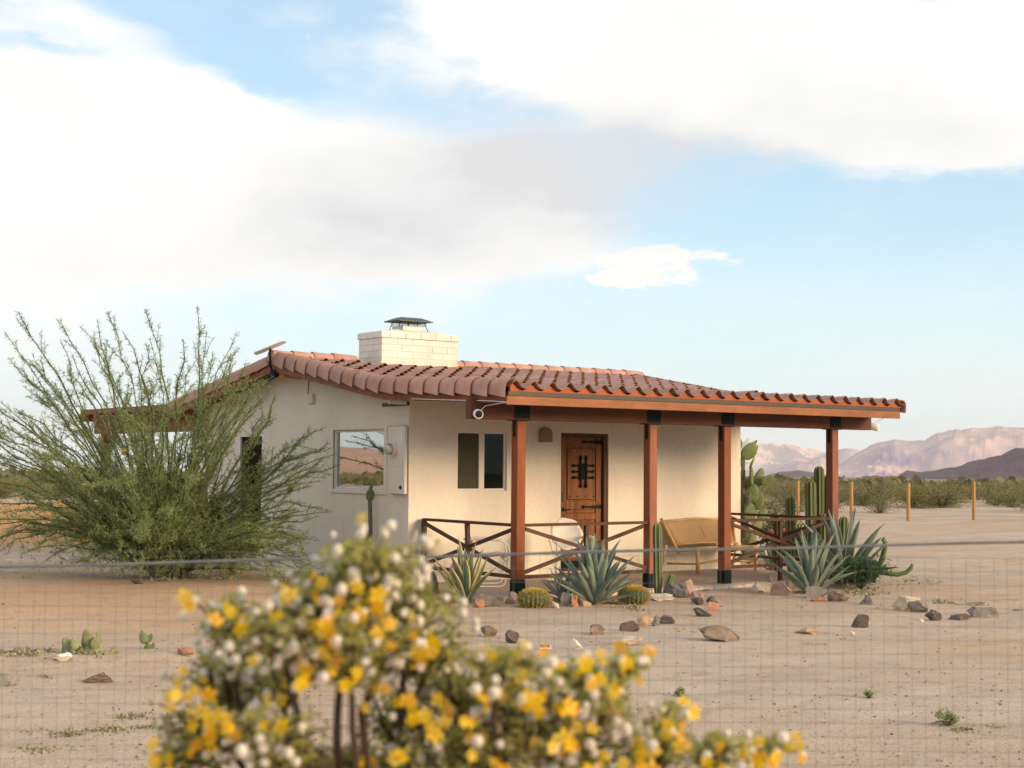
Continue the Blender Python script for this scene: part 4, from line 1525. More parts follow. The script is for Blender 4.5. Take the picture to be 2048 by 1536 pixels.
# ------------------------------------------------------------------ porch furniture
def shell_chair(label, x, y, face):
    """old metal lawn chair with a round shell back on a bent tube frame; face = angle the sitter looks to"""
    root = empty('lawn_chair', (x, y, 0), label, 'chair', 'old white metal lawn chairs')
    f = Vector((math.cos(face), math.sin(face), 0))
    s = Vector((-f.y, f.x, 0))
    o = Vector((x, y, 0))

    def W(a, b, c):
        return o + f * a + s * b + Vector((0, 0, c))
    # back: scalloped disc, dished
    mb = MB()
    n, m_ = 28, 6
    vs = []
    for th in (0, .008):
        for j in range(m_ + 1):
            r = j / m_
            for k in range(n):
                t = 2 * PI * k / n
                sc = 1 + .035 * math.cos(7 * t) * r
                b_, c_ = .235 * r * math.cos(t) * sc, .225 * r * math.sin(t) * sc
                a_ = -.27 - .18 * (c_ / .26 * .5) + .05 * r * r - th
                vs.append(W(a_, b_, .665 + c_))
    fs = []
    q = (m_ + 1) * n
    for sd_ in (0, 1):
        for j in range(m_):
            for k in range(n):
                k2 = (k + 1) % n
                fs.append((sd_ * q + j * n + k, sd_ * q + j * n + k2, sd_ * q + (j + 1) * n + k2, sd_ * q + (j + 1) * n + k))
    for k in range(n):
        k2 = (k + 1) % n
        fs.append((m_ * n + k, m_ * n + k2, q + m_ * n + k2, q + m_ * n + k))
    mb.add(vs, fs)
    mb.build('backrest', M['chair'], root, smooth=True)
    mb = MB()
    vs, fs = [], []
    nx, ny = 8, 8
    for th in (0, .008):
        for i in range(nx + 1):
            for j in range(ny + 1):
                a_, b_ = -.25 + .50 * i / nx, -.235 + .47 * j / ny
                rr = (abs(b_) / .235) ** 3
                vs.append(W(a_, b_ * (1 - .12 * (i / nx - .5) ** 2), .40 + .035 * rr + .035 * (i / nx) ** 2 - .05 * (1 - i / nx) * (i / nx) - th - (.05 if i == nx else 0)))
    q = (nx + 1) * (ny + 1)
    for sd_ in (0, 1):
        for i in range(nx):
            for j in range(ny):
                a = sd_ * q + i * (ny + 1) + j
                fs.append((a, a + 1, a + ny + 2, a + ny + 1))
    for i in range(nx):
        for j in (0, ny):
            a = i * (ny + 1) + j
            fs.append((a, a + ny + 1, q + a + ny + 1, q + a))
    for j in range(ny):
        for i in (0, nx):
            a = i * (ny + 1) + j
            fs.append((a, a + 1, q + a + 1, q + a))
    mb.add(vs, fs)
    mb.build('seat', M['chair'], root, smooth=True)
    for b_ in (-.275, .275):
        # armrest sweeping forward then down into a floor runner and back
        arm = [W(-.30, b_ * .86, .62), W(-.20, b_, .635), W(.05, b_, .63), W(.20, b_, .615), W(.27, b_, .56), W(.29, b_, .46), W(.27, b_, .30), W(.24, b_, .10), W(.22, b_, .035), W(.16, b_, .014), W(-.10, b_, .013), W(-.34, b_, .013)]
        mb = MB()
        mb.tube(arm, .0125, 8)
        mb.build('arm_frame', M['chair'], root, smooth=True)
        mb = MB()
        mb.obox(W(-.16, b_, .652), W(.19, b_, .640), .045, .012)
        mb.build('armrest', M['chair'], root)
    mb = MB()
    mb.tube([W(-.34, -.275, .013), W(-.36, -.2, .013), W(-.36, .2, .013), W(-.34, .275, .013)], .0125, 8)
    mb.tube([W(.27, -.275, .33), W(.22, -.2, .375), W(.22, .2, .375), W(.27, .275, .33)], .0125, 8)
    mb.tube([W(-.2, -.275, .632), W(-.22, -.2, .40), W(-.22, .2, .40), W(-.2, .275, .632)], .010, 8)
    mb.build('cross_tube', M['chair'], root, smooth=True)


shell_chair('white metal lawn chair seen edge-on behind the left end of the railing', .72, -.85, math.atan2(-.52, .85))
shell_chair('white metal lawn chair with rusty round back in front of the wooden door', 2.10, -.95, math.atan2(-.95, -.42))

bn = empty('bench', (5.0, -.45, 0), 'bamboo bench with tan canvas back against the porch wall', 'bench')
bx0, bx1 = 4.52, 6.05


def bt(name, pts, r, n=8):
    mb = MB()
    mb.tube(pts, r, n)
    return mb.build(name, M['bamboo'], bn, smooth=True)


bt('top_pole', [(bx0 - .02, -.17, .775), ((bx0 + bx1) / 2, -.15, .815), (bx1 + .02, -.17, .775)], .024)
bt('lower_back_pole', [(bx0 + .18, -.30, .43), ((bx0 + bx1) / 2, -.29, .445), (bx1 - .10, -.30, .43)], .016)
for xx, xl in ((bx0, .20), (bx1, -.10)):
    bt('back_post', [(xx, -.15, .83), (xx + xl * .55, -.25, .55), (xx + xl, -.34, .30)], .024)
    bt('rear_leg', [(xx + .03, -.24, .42), (xx + .02, -.12, .005)], .022)
bt('back_strut', [((bx0 + bx1) / 2, -.16, .80), ((bx0 + bx1) / 2 + .10, -.29, .44)], .012)
for xx in (bx0 + .26, bx1 - .02):
    bt('front_leg', [(xx, -.70, .005), (xx, -.69, .40)], .032)
    bt('side_rail', [(xx, -.70, .36), (xx - .12, -.14, .33)], .02)
    bt('side_rail', [(xx, -.70, .15), (xx - .12, -.14, .13)], .016)
bt('seat_pole', [(bx0 + .2, -.70, .385), ((bx0 + bx1) / 2, -.71, .40), (bx1, -.70, .385)], .024)
bt('stretcher', [(bx0 + .26, -.69, .15), ((bx0 + bx1) / 2, -.69, .20), (bx1 - .02, -.69, .15)], .017)
mb = MB()
N1, N2 = 14, 6
vs, fs = [], []
for i in range(N1 + 1):
    for j in range(N2 + 1):
        u, v = i / N1, j / N2
        xa = bx0 + .03 + (bx1 - bx0 - .06) * u
        xb = bx0 + .19 + (bx1 - bx0 - .30) * u
        vs.append((xa + (xb - xa) * v, -.165 - .13 * v + .02 * math.sin(PI * v), (.78 + .03 * math.sin(PI * u)) * (1 - v) + .435 * v))
for i in range(N1):
    for j in range(N2):
        a = i * (N2 + 1) + j
        fs.append((a, a + 1, a + N2 + 2, a + N2 + 1))
mb.add(vs, fs)
c = mb.build('back_canvas', M['canvas'], bn, smooth=True)
sol = c.modifiers.new('thick', 'SOLIDIFY')
sol.thickness = .012
mb = MB()
vs, fs = [], []
for i in range(N1 + 1):
    for j in range(N2 + 1):
        u, v = i / N1, j / N2
        vs.append((bx0 + .22 + (bx1 - bx0 - .26) * u, -.69 + .40 * v, .392 - .045 * math.sin(PI * v) + .012 * math.sin(PI * u)))
for i in range(N1):
    for j in range(N2):
        a = i * (N2 + 1) + j
        fs.append((a, a + 1, a + N2 + 2, a + N2 + 1))
mb.add(vs, fs)
c = mb.build('seat_canvas', M['canvas'], bn, smooth=True)
sol = c.modifiers.new('thick', 'SOLIDIFY')
sol.thickness = .012

# teal pot by the tree, glazed
mb = MB()
pp = (-.62, 5.75, -.06)
mb.lathe([(.10, 0), (.15, .02), (.20, .14), (.215, .26), (.195, .36), (.205, .40), (.185, .40), (.175, .34)], 20, (0, 0, 0))
mb.v = [(x + pp[0], y + pp[1], z + pp[2]) for x, y, z in mb.v]
tag(mb.build('plant_pot', M['teal'], origin=pp, smooth=True), 'dark teal pot half hidden at the foot of the tree', 'pot')


# ------------------------------------------------------------------ plants
def leaf_mesh(name, mats, L=1.0, w=.13, bend=.12, margin=False, n=9):
    """agave leaf along +z, channelled, curving outwards to -y"""
    mb = MB()
    sec = [-1, -.72, -.35, 0, .35, .72, 1]
    rows_ = []
    for th in (0, 1):
        for i in range(n + 1):
            t = i / n
            ww = w * (0.55 + .75 * t - .2 * t * t) * (1 - t ** 3.2) if t < .999 else .002
            ww = max(ww, .002) * .95
            yb = -bend * t * t
            for sx in sec:
                chan = (sx * sx) * ww * .38
                vsx = sx * ww / 1.05
                thick = (.030 * (1 - t) + .006) * (1 - sx * sx * .75)
                mb.v.append((vsx, yb + chan - th * thick, L * t))
    q = (n + 1) * len(sec)
    m = len(sec)
    for th in (0, 1):
        for i in range(n):
            for k in range(m - 1):
                a = th * q + i * m + k
                mb.f.append((a, a + 1, a + m + 1, a + m))
                mb.mi.append(1 if margin and k in (0, m - 2) else 0)
    for i in range(n):
        for k in (0, m - 1):
            a = i * m + k
            mb.f.append((a, a + m, q + a + m, q + a))
            mb.mi.append(1 if margin else 0)
    return mb.mesh(name, mats, smooth=True)


AG = [leaf_mesh('leaf', [M['agave']], 1, .125, b) for b in (.10, .20, -.04)]
AGV = [leaf_mesh('leaf', [M['agave_g'], M['agave_y']], 1, .135, b, True) for b in (.10, .24, -.03)]
M['dry'] = mat('dry_leaf', (.30, .215, .12), (.42, .31, .19), 5, .9)
AGD = [leaf_mesh('dry_leaf', [M['dry']], 1, .085, .38)]
AGN = [leaf_mesh('leaf', [M['agave']], 1, .06, b) for b in (.05, .16, -.02)]


def agave(label, base, H, n, meshes, seed, tmin=8, tmax=72, wide=1.0, group=None, name='agave'):
    r = empty(name, base, label, 'agave', group)
    rg = random.Random(seed)
    core_ = MB()
    core_.lathe([(.05 * H, -.02), (.11 * H, .03 * H), (.10 * H, .10 * H), (.03 * H, .22 * H)], 10, base)
    core_.build('heart', meshes[0].materials[0], r, smooth=True)
    for i in range(n):
        t = (i + .5) / n
        tilt = R_(tmin + (tmax - tmin) * t ** 1.15 + rg.uniform(-6, 6))
        az = i * 2.39996 + rg.uniform(-.3, .3)
        L = H * (1.02 - .22 * t + rg.uniform(-.08, .08))
        rad = .02 * H + .07 * H * t
        p = Vector(base) + Vector((math.cos(az) * rad, math.sin(az) * rad, .015 + .05 * H * (1 - t)))
        rot = Matrix.Rotation(az + PI / 2, 3, 'Z') @ Matrix.Rotation(tilt, 3, 'X') @ Matrix.Rotation(rg.uniform(-.25, .25), 3, 'Z')
        inst('leaf', meshes[rg.randrange(3)], r, mtx(p, rot=rot, sc=(L * wide * rg.uniform(.85, 1.1), L, L)))
    for i in range(6):
        az = rg.uniform(0, 2 * PI)
        L = H * rg.uniform(.35, .6)
        rot = Matrix.Rotation(az + PI / 2, 3, 'Z') @ Matrix.Rotation(R_(rg.uniform(74, 88)), 3, 'X') @ Matrix.Rotation(rg.uniform(-.5, .5), 3, 'Z')
        inst('dry_leaf', AGD[0], r, mtx(Vector(base) + Vector((math.cos(az) * .05, math.sin(az) * .05, .03)), rot=rot, sc=(L * .7, L, L)))
    return r


def gp(px, py, dz=0.0, z=-.05):
    p = on_ground(px, py, z)
    return (p.x, p.y, ground_z(p.x, p.y) + dz)


# the blue leaf rotates its concave side to the middle of the rosette
agave('variegated agave with yellow-edged leaves by the left railing', gp(933, 1207), .68, 17, AGV, 4, 5, 50, .80)
agave('large blue agave before the front railing, in line with the door', gp(1188, 1208), .77, 44, AG, 9, 3, 78, .74)
agave('small narrow-leaved agave crouching left of the large blue agave', gp(1128, 1203), .42, 26, AGN, 12, 10, 82, .8)
agave('big blue agave in front of the short railing by the corner post', gp(1622, 1187), .80, 28, AG, 21, 3, 62, .70)
agave('tall blue agave just right of the far corner post', gp(1688, 1170), 1.06, 26, AG, 31, 10, 66, .66)
agave('small blue agave behind the short railing, nearer the wall', (6.75, -.35, -.05), .55, 18, AGN, 41, 8, 70, .9)


def barrel_cactus(label, base, R, H, seed):
    r = empty('barrel_cactus', base, label, 'cactus', 'golden barrel cacti')
    b = Vector(base)
    mb = MB()
    nr, nv = 22, 14
    n = nr * 4
    vs, fs = [], []

    def pt(t, v):
        a = PI * (v - .5) * .98
        k = .93 + .07 * math.cos(nr * t)
        rr = R * math.cos(a) ** .75 * k
        return b + Vector((rr * math.cos(t), rr * math.sin(t), H * (.5 + .5 * math.sin(a)) - .01))
    for j in range(nv + 1):
        for k in range(n):
            vs.append(pt(2 * PI * k / n, j / nv))
    for j in range(nv):
        for k in range(n):
            k2 = (k + 1) % n
            fs.append((j * n + k, j * n + k2, (j + 1) * n + k2, (j + 1) * n + k))
    mb.add(vs, fs)
    mb.build('body', M['cactus'], r, smooth=True)
    rg = random.Random(seed)
    sp = MB()
    for i in range(nr):
        t = 2 * PI * i / nr
        for j in range(3, 15):
            v = j / 15.5
            p = pt(t, v)
            o = (p - b - Vector((0, 0, H * .45))).normalized()
            for k in range(11):
                d = (o + Vector((rg.uniform(-1, 1), rg.uniform(-1, 1), rg.uniform(-.8, .8))) * .9).normalized()
                sd_ = d.cross(Vector((rg.uniform(-1, 1), rg.uniform(-1, 1), 1))).normalized() * .0030
                sp.add([p + sd_, p - sd_, p + d * rg.uniform(.03, .06)], [(0, 1, 2)])
    tag(sp.build('spines', M['spine'], r, fix=False), kind='stuff')
    cr = MB()
    for i in range(420):
        a, q = rg.uniform(0, 2 * PI), math.sqrt(rg.random())
        p = b + Vector((R * .70 * q * math.cos(a), R * .70 * q * math.sin(a), H * (.995 - .16 * q * q)))
        d = Vector((math.cos(a) * q * .6 + rg.uniform(-.5, .5), math.sin(a) * q * .6 + rg.uniform(-.5, .5), 1)).normalized()
        s_ = d.cross(Vector((rg.uniform(-1, 1), rg.uniform(-1, 1), .2))).normalized() * .004
        cr.add([p + s_, p - s_, p + d * rg.uniform(.02, .045)], [(0, 1, 2)])
    tag(cr.build('crown_spines', M['crown'], r, fix=False), kind='stuff')


barrel_cactus('round golden barrel cactus at the foot of the first post', gp(1068, 1214), .185, .205, 1)
barrel_cactus('golden barrel cactus between the large blue agave and second post', gp(1268, 1207), .185, .20, 2)


def column(mbs, base, H, R, lean=(0, 0), ribs=8, bend=0.0):
    """ribbed cactus column; returns body and rib MBs appended"""
    body, rib = mbs
    n = ribs * 4
    nv = 18
    vs, fs = [], []
    b = Vector(base)
    for j in range(nv + 1):
        t = j / nv
        z = (H - R) * j / (nv - 7)
        t = z / H
        h0 = H - R
        if j > nv - 7:
            k = math.sin(PI / 2 * (j - (nv - 7)) / 7)
            rr = R * math.sqrt(max(0.0, 1 - k * k)) + .002
            z = h0 + R * k
            t = z / H
        else:
            rr = R * (.72 + .28 * min(1, t / .25)) * (1 + .03 * math.sin(t * 9 + H * 7))
        c = b + Vector((lean[0] * t + bend * t * t, lean[1] * t, z))
        for k in range(n):
            a = 2 * PI * k / n
            q = rr * (.86 + .14 * math.cos(ribs * a))
            vs.append(c + Vector((q * math.cos(a), q * math.sin(a), 0)))
    for j in range(nv):
        for k in range(n):
            k2 = (k + 1) % n
            fs.append((j * n + k, j * n + k2, (j + 1) * n + k2, (j + 1) * n + k))
    body.add(vs, fs)
    for k in range(ribs):
        pts = [Vector(vs[j * n + k * 4]) for j in range(nv)]
        rib.tube(pts, [.006 * (1 if R > .05 else .6)] * nv, 4, False)


def column_cactus(label, stems, ribs=8, group=None):
    r = empty('column_cactus', stems[0][0], label, 'cactus', group)
    for (base, H, R, lean) in stems:
        b, q = MB(), MB()
        column((b, q), base, H, R, lean, ribs)
        st = b.build('stem', M['cactus'], r, smooth=True)
        q.build('rib_spines', M['cactus_rib'], st, fix=False)


g1 = gp(1316, 1190)
column_cactus('single column cactus with pale ribs right of the second post', [(g1, .93, .058, (-.02, 0))], 7)
g2 = gp(1329, 1191)
column_cactus('short leaning cactus stem beside the single column cactus', [(g2, .28, .045, (.075, -.05))], 6)
cb = Vector((7.08, -1.05, -.05))
column_cactus('clump of tall column cacti just left of the far corner post',
              [((7.17, -1.0, -.05), 1.70, .075, (-.02, 0)), ((7.28, -1.03, -.05), 1.55, .075, (.0, 0)), ((7.03, -.95, -.05), 1.47, .085, (-.03, 0)), ((7.12, -1.12, -.05), .95, .07, (.02, 0)), ((7.42, -1.25, -.05), .9, .07, (.03, 0))], 8)
column_cactus('lone column cactus behind the middle of the short railing', [((6.93, -.60, -.05), 1.20, .075, (-.03, 0))], 8)


def pad_mesh(name, m, sp=True):
    mb = MB()
    n, nv = 14, 9
    vs, fs = [], []
    for j in range(nv + 1):
        t = j / nv
        ww = (math.sin(PI * (t ** .78)) ** .62) * .36 + .03 * (1 - t) + .001
        for k in range(n):
            a = 2 * PI * k / n
            vs.append((ww * math.cos(a), .085 * math.sin(a) * (math.sin(PI * min(.98, t * .9 + .06)) ** .5), t))
    for j in range(nv):
        for k in range(n):
            k2 = (k + 1) % n
            fs.append((j * n + k, j * n + k2, (j + 1) * n + k2, (j + 1) * n + k))
    fs.append(tuple(range(n))[::-1])
    fs.append(tuple(nv * n + k for k in range(n)))
    mb.add(vs, fs)
    return mb.mesh(name, m, smooth=True)


PAD = pad_mesh('pad', M['pear'])
PADP = pad_mesh('pad', M['pear_pale'])


def pads(root, lst, me, rg):
    """lst: (base point, direction, length, width factor, yaw of the flat side)"""
    for (p, d, L, w, yaw) in lst:
        d = Vector(d).normalized()
        side = Vector((math.cos(yaw), math.sin(yaw), 0))
        side = (side - d * side.dot(d)).normalized()
        nrm_ = d.cross(side)
        rot = Matrix((side, nrm_, d)).transposed()
        inst('pad', me, root, mtx(p, rot=rot, sc=(L * w, L, L)))


def prickly(label, base, px_list, dep, me, seed, cat='cactus', group=None, stem=None, face=None):
    """px_list: pads drawn as (foot x, foot y, tip x, tip y, width factor, depth offset, turn)"""
    r = empty('prickly_pear', base, label, cat, group)
    rg = random.Random(seed)
    out = []
    for (ax, ay, bx, by, w, dd, turn) in px_list:
        p, q = at_depth(ax, ay, dep + dd), at_depth(bx, by, dep + dd + rg.uniform(-.04, .04))
        yaw = math.atan2(RH.y, RH.x) + turn + rg.uniform(-.15, .15)
        out.append((p, q - p, (q - p).length, w, yaw))
    pads(r, out, me, rg)
    if stem:
        st = MB()
        for pts, rad in stem:
            st.tube([at_depth(x, y, dep + o) for (x, y, o) in pts], rad, 8)
        st.build('trunk', M['bark'], r, smooth=True)
    return r


# big tree-like prickly pear behind the right corner of the house
tb = Vector((8.35, 1.3, -.06))
dt = depth_of(tb)
prickly('tall tree-like prickly pear behind the right corner of the house', tb, [
    (1487, 919, 1510, 884, .95, 0, .2), (1505, 916, 1516, 890, .75, .15, .9), (1503, 893, 1515, 880, .55, .0, .3), (1499, 938, 1508, 915, .5, .1, 1.0),
    (1476, 900, 1482, 878, .8, .2, .4), (1482, 960, 1489, 920, .35, .1, 1.2), (1504, 975, 1502, 930, .38, 0, .9), (1514, 978, 1524, 935, .72, .1, .3),
    (1520, 968, 1549, 950, .85, 0, .3), (1523, 975, 1538, 955, .6, .2, .8), (1496, 978, 1500, 950, .55, .2, .5), (1487, 990, 1492, 955, .8, .25, .2), (1500, 1005, 1511, 968, .95, .0, .1),
    (1484, 1030, 1496, 985, .95, .1, .3), (1508, 1020, 1523, 985, .95, .1, -.2), (1496, 1045, 1503, 1005, 1.0, -.05, .3), (1480, 1065, 1488, 1025, .95, .2, .2), (1488, 1090, 1494, 1050, .9, .1, 0),
    (1520, 1045, 1530, 1015, .9, .2, .4), (1512, 1060, 1528, 1040, 1.0, -.1, .2), (1490, 1110, 1492, 1080, .85, .0, 0), (1476, 1050, 1479, 1005, .9, .3, .1), (1486, 945, 1484, 905, .4, .3, 1.0)],
    dt, PAD, 3, stem=[([(1492, 1128, 0), (1490, 1090, 0), (1492, 1040, 0), (1500, 985, 0)], .045), ([(1490, 1060, .1), (1485, 990, .2), (1487, 940, .1)], .035)])
# pale pads inside the railing bay
tb2 = Vector((6.85, .25, -.05))
prickly('pale prickly pear pads low behind the short railing', tb2, [(1497, 1128, 1500, 1088, .8, 0, .2), (1500, 1090, 1512, 1065, .9, 0, .5), (1508, 1062, 1522, 1038, 1.0, .1, .2), (1492, 1100, 1488, 1075, .8, .1, 0), (1514, 1110, 1525, 1090, .8, .2, .6)],
        depth_of(tb2), PADP, 5)
tw = Vector((-.25, .95, -.06))
dw = depth_of(tw)
prickly('lone prickly pear on a thin spotted stalk before the side wall', tw, [
    (740, 1003, 741, 974, .78, 0, .1), (741, 982, 744, 966, .75, .03, .8), (737, 986, 741, 972, .6, -.03, -.7), (723, 1094, 729, 1058, .95, -.05, .2), (733, 1150, 730, 1088, .7, -.05, .3), (745, 1140, 742, 1095, .5, .08, .5)],
    dw, PAD, 8, stem=[([(739, 1162, 0), (739, 1120, 0), (741, 1060, 0), (740, 1000, 0)], .03)])
# pale low prickly pear, left foreground
lb = Vector(gp(178, 1322))
dl = depth_of(lb)
prickly('low spreading pale prickly pear in the left foreground', lb, [
    (148, 1322, 124, 1294, .8, .0, .3), (150, 1306, 125, 1276, .85, .0, .2), (152, 1300, 146, 1276, .85, -.05, .4), (166, 1318, 150, 1290, .95, .1, 0), (186, 1322, 178, 1286, 1.0, .0, .2), (180, 1295, 172, 1257, .85, .02, .1),
    (186, 1298, 198, 1272, .95, -.03, .5), (176, 1300, 168, 1272, .9, .1, .1), (196, 1318, 202, 1285, .9, .05, .7), (205, 1321, 212, 1298, .7, .0, .3), (215, 1320, 232, 1290, .55, .05, .6), (226, 1318, 238, 1300, .6, 0, .2), (200, 1290, 196, 1262, .7, .1, .9),
    (160, 1322, 158, 1300, .9, -.08, .2), (203, 1324, 206, 1306, .8, -.1, .1), (218, 1322, 222, 1304, .8, -.06, .5), (190, 1324, 192, 1304, 1.0, -.1, .0), (140, 1318, 130, 1300, .7, -.05, .6)], dl, PADP, 15)
sb = Vector(gp(298, 1309))
prickly('small green prickly pear right of the low pale one', sb, [
    (294, 1309, 297, 1284, .8, 0, .2), (294, 1288, 281, 1263, .85, 0, .3), (298, 1284, 303, 1266, .75, .02, .5), (302, 1308, 307, 1284, .6, .03, .9), (308, 1309, 315, 1296, .6, .0, .5), (283, 1272, 284, 1260, .5, .02, .8)], depth_of(sb), PAD, 16)
# pink-fruited bud behind the variegated agave
pk = Vector(gp(907, 1190))
r = empty('pink_cactus', pk, 'pink-purple cactus pad behind the variegated agave', 'cactus')
pads(r, [(at_depth(903, 1168, depth_of(pk)), UP, .22, .8, .3)], pad_mesh('pad', M['pear']), random.Random(1))
pads(r, [(at_depth(904, 1147, depth_of(pk)), UP + RT * .1, .15, 1.1, .4)], pad_mesh('pad', M['pink']), random.Random(1))


def tube_plant(name, label, cat, base, paths, m, n=8):
    r = empty(name, base, label, cat)
    for pts, rad in paths:
        mb = MB()
        mb.tube(pts, rad, n)
        mb.build('stem', m, r, smooth=True)
    return r


sk = Vector(gp(1752, 1168))
ds = depth_of(sk)
D_ = lambda lst, o=0: [at_depth(x, y, ds + o) for x, y in lst]
tube_plant('snake_cactus', 'snake-like cactus with one arm up and one curling on the ground', 'cactus', sk, [
    (D_([(1745, 1165), (1756, 1135), (1764, 1118), (1769, 1100), (1770, 1085), (1766, 1077), (1764, 1082)]), [.035, .04, .04, .038, .035, .034, .02]),
    (D_([(1752, 1140), (1775, 1147), (1795, 1149), (1812, 1145), (1822, 1136), (1825, 1128)]), [.035, .035, .035, .032, .03, .018]),
    (D_([(1735, 1160), (1725, 1140), (1740, 1128), (1752, 1122)], .2), [.035, .04, .04, .025])], M['cactus'])


def bush(name, label, cat, base, R, H, n, m, seed, leafL=.05, leafW=.014, stems=14, group=None, flat=.5):
    r = empty(name, base, label, cat, group)
    rg = random.Random(seed)
    b = Vector(base)
    st, lf = MB(), MB()
    for i in range(stems):
        a, q = rg.uniform(0, 2 * PI), rg.uniform(.2, 1)
        tip = b + Vector((math.cos(a) * R * q, math.sin(a) * R * q, H * rg.uniform(.55, 1) * math.sqrt(1 - (q * .75) ** 2)))
        md = b.lerp(tip, .5) + Vector((rg.uniform(-.05, .05), rg.uniform(-.05, .05), H * .12))
        st.tube([b, md, tip], [.012, .008, .003], 4, False)
        for k in range(n // stems):
            t = rg.uniform(.2, 1.05)
            p = (b.lerp(md, t * 2) if t < .5 else md.lerp(tip, t * 2 - 1)) + Vector((rg.gauss(0, .05), rg.gauss(0, .05), rg.gauss(0, .04))) * (R / .4)
            d = Vector((rg.uniform(-1, 1), rg.uniform(-1, 1), rg.uniform(-.2, 1.2))).normalized()
            s_ = d.cross(Vector((rg.uniform(-1, 1), rg.uniform(-1, 1), rg.uniform(-1, 1)))).normalized() * leafW
            L = leafL * rg.uniform(.6, 1.3)
            lf.add([p, p + d * L * .5 + s_, p + d * L, p + d * L * .5 - s_], [(0, 1, 2, 3)])
    st.build('stem', M['twig'], r, fix=False)
    tag(lf.build('leaves', m, r, fix=False), kind='stuff')
    return r


bush('bush', 'dense dark green bush between the corner post and snake cactus', 'bush', gp(1722, 1178), .45, .46, 2600, M['leaf4'], 3, .09, .006, 30)
bush('bush', 'dark green succulent bush with red flowers behind the short railing', 'bush', (8.6, .9, -.05), .72, .72, 2200, M['leaf4'], 4, .07, .02, 26)
rg = random.Random(8)
mb = MB()
for (px, py) in ((1542, 1062), (1548, 1066), (1568, 1060), (1538, 1075)):
    p = at_depth(px, py, depth_of((8.6, .9, 0)) - .35)
    mb.lathe([(.004, -.03), (.03, -.01), (.033, .01), (.01, .035)], 7, p)
mb.build('flower', M['grass_red'], bpy.data.objects['bush.001'], fix=False)
bush('cholla', 'yellowish branching cholla bush beyond the railing, right of prickly pear', 'bush', (9.6, 2.2, -.05), .50, 1.15, 1300, M['pear_pale'], 5, .11, .022, 16)
# ------------------------------------------------------------------ rocks
def rock(label, px, py, wpx, hpx, kind, seed, flat=0.0):
    """a stone whose foot is at the given place, wpx by hpx in the photograph's pixels at that distance"""
    g = on_ground(px, py + hpx * .35)
    dep = depth_of(g)
    w, h = wpx * dep / FPX, hpx * dep / FPX
    rg = random.Random(seed)
    import bmesh
    bm = bmesh.new()
    bmesh.ops.create_icosphere(bm, subdivisions=3, radius=1)
    off = Vector((rg.uniform(0, 50), rg.uniform(0, 50), rg.uniform(0, 50)))
    cuts = []
    for k in range(8):
        d = Vector((rg.gauss(0, 1), rg.gauss(0, 1), rg.gauss(0, .8))).normalized()
        cuts.append((d, rg.uniform(.30, .66)))
    for v in bm.verts:
        p = v.co.copy()
        for d, c in cuts:
            e = p.dot(d)
            if e > c:
                p -= d * (e - c)
        p *= 1 + .20 * noise.noise(p * 1.5 + off) + .20 * noise.noise(p * 3.2 + off) + .11 * noise.noise(p * 8 + off)
        v.co = p
    xs = [v.co.x for v in bm.verts]
    zs = [v.co.z for v in bm.verts]
    ys = [v.co.y for v in bm.verts]
    sx, sz = w / (max(xs) - min(xs)), h * 1.36 / (max(zs) - min(zs))
    sy = w * rg.uniform(.6, .85) / (max(ys) - min(ys))
    z0 = min(zs) * sz
    rz = Matrix.Rotation(-YAW + rg.uniform(-.25, .25), 3, 'Z')
    for v in bm.verts:
        v.co = rz @ Vector((v.co.x * sx, v.co.y * sy, v.co.z * sz - z0 - h * .30))
    me = bpy.data.meshes.new('rock')
    bm.to_mesh(me)
    bm.free()
    me.materials.append(ROCKM[kind])
    sm = False
    me.polygons.foreach_set('use_smooth', [sm] * len(me.polygons))
    o = bpy.data.objects.new('rock', me)
    COL.objects.link(o)
    o.location = (g.x, g.y, ground_z(g.x, g.y))
    tag(o, label, 'rock')


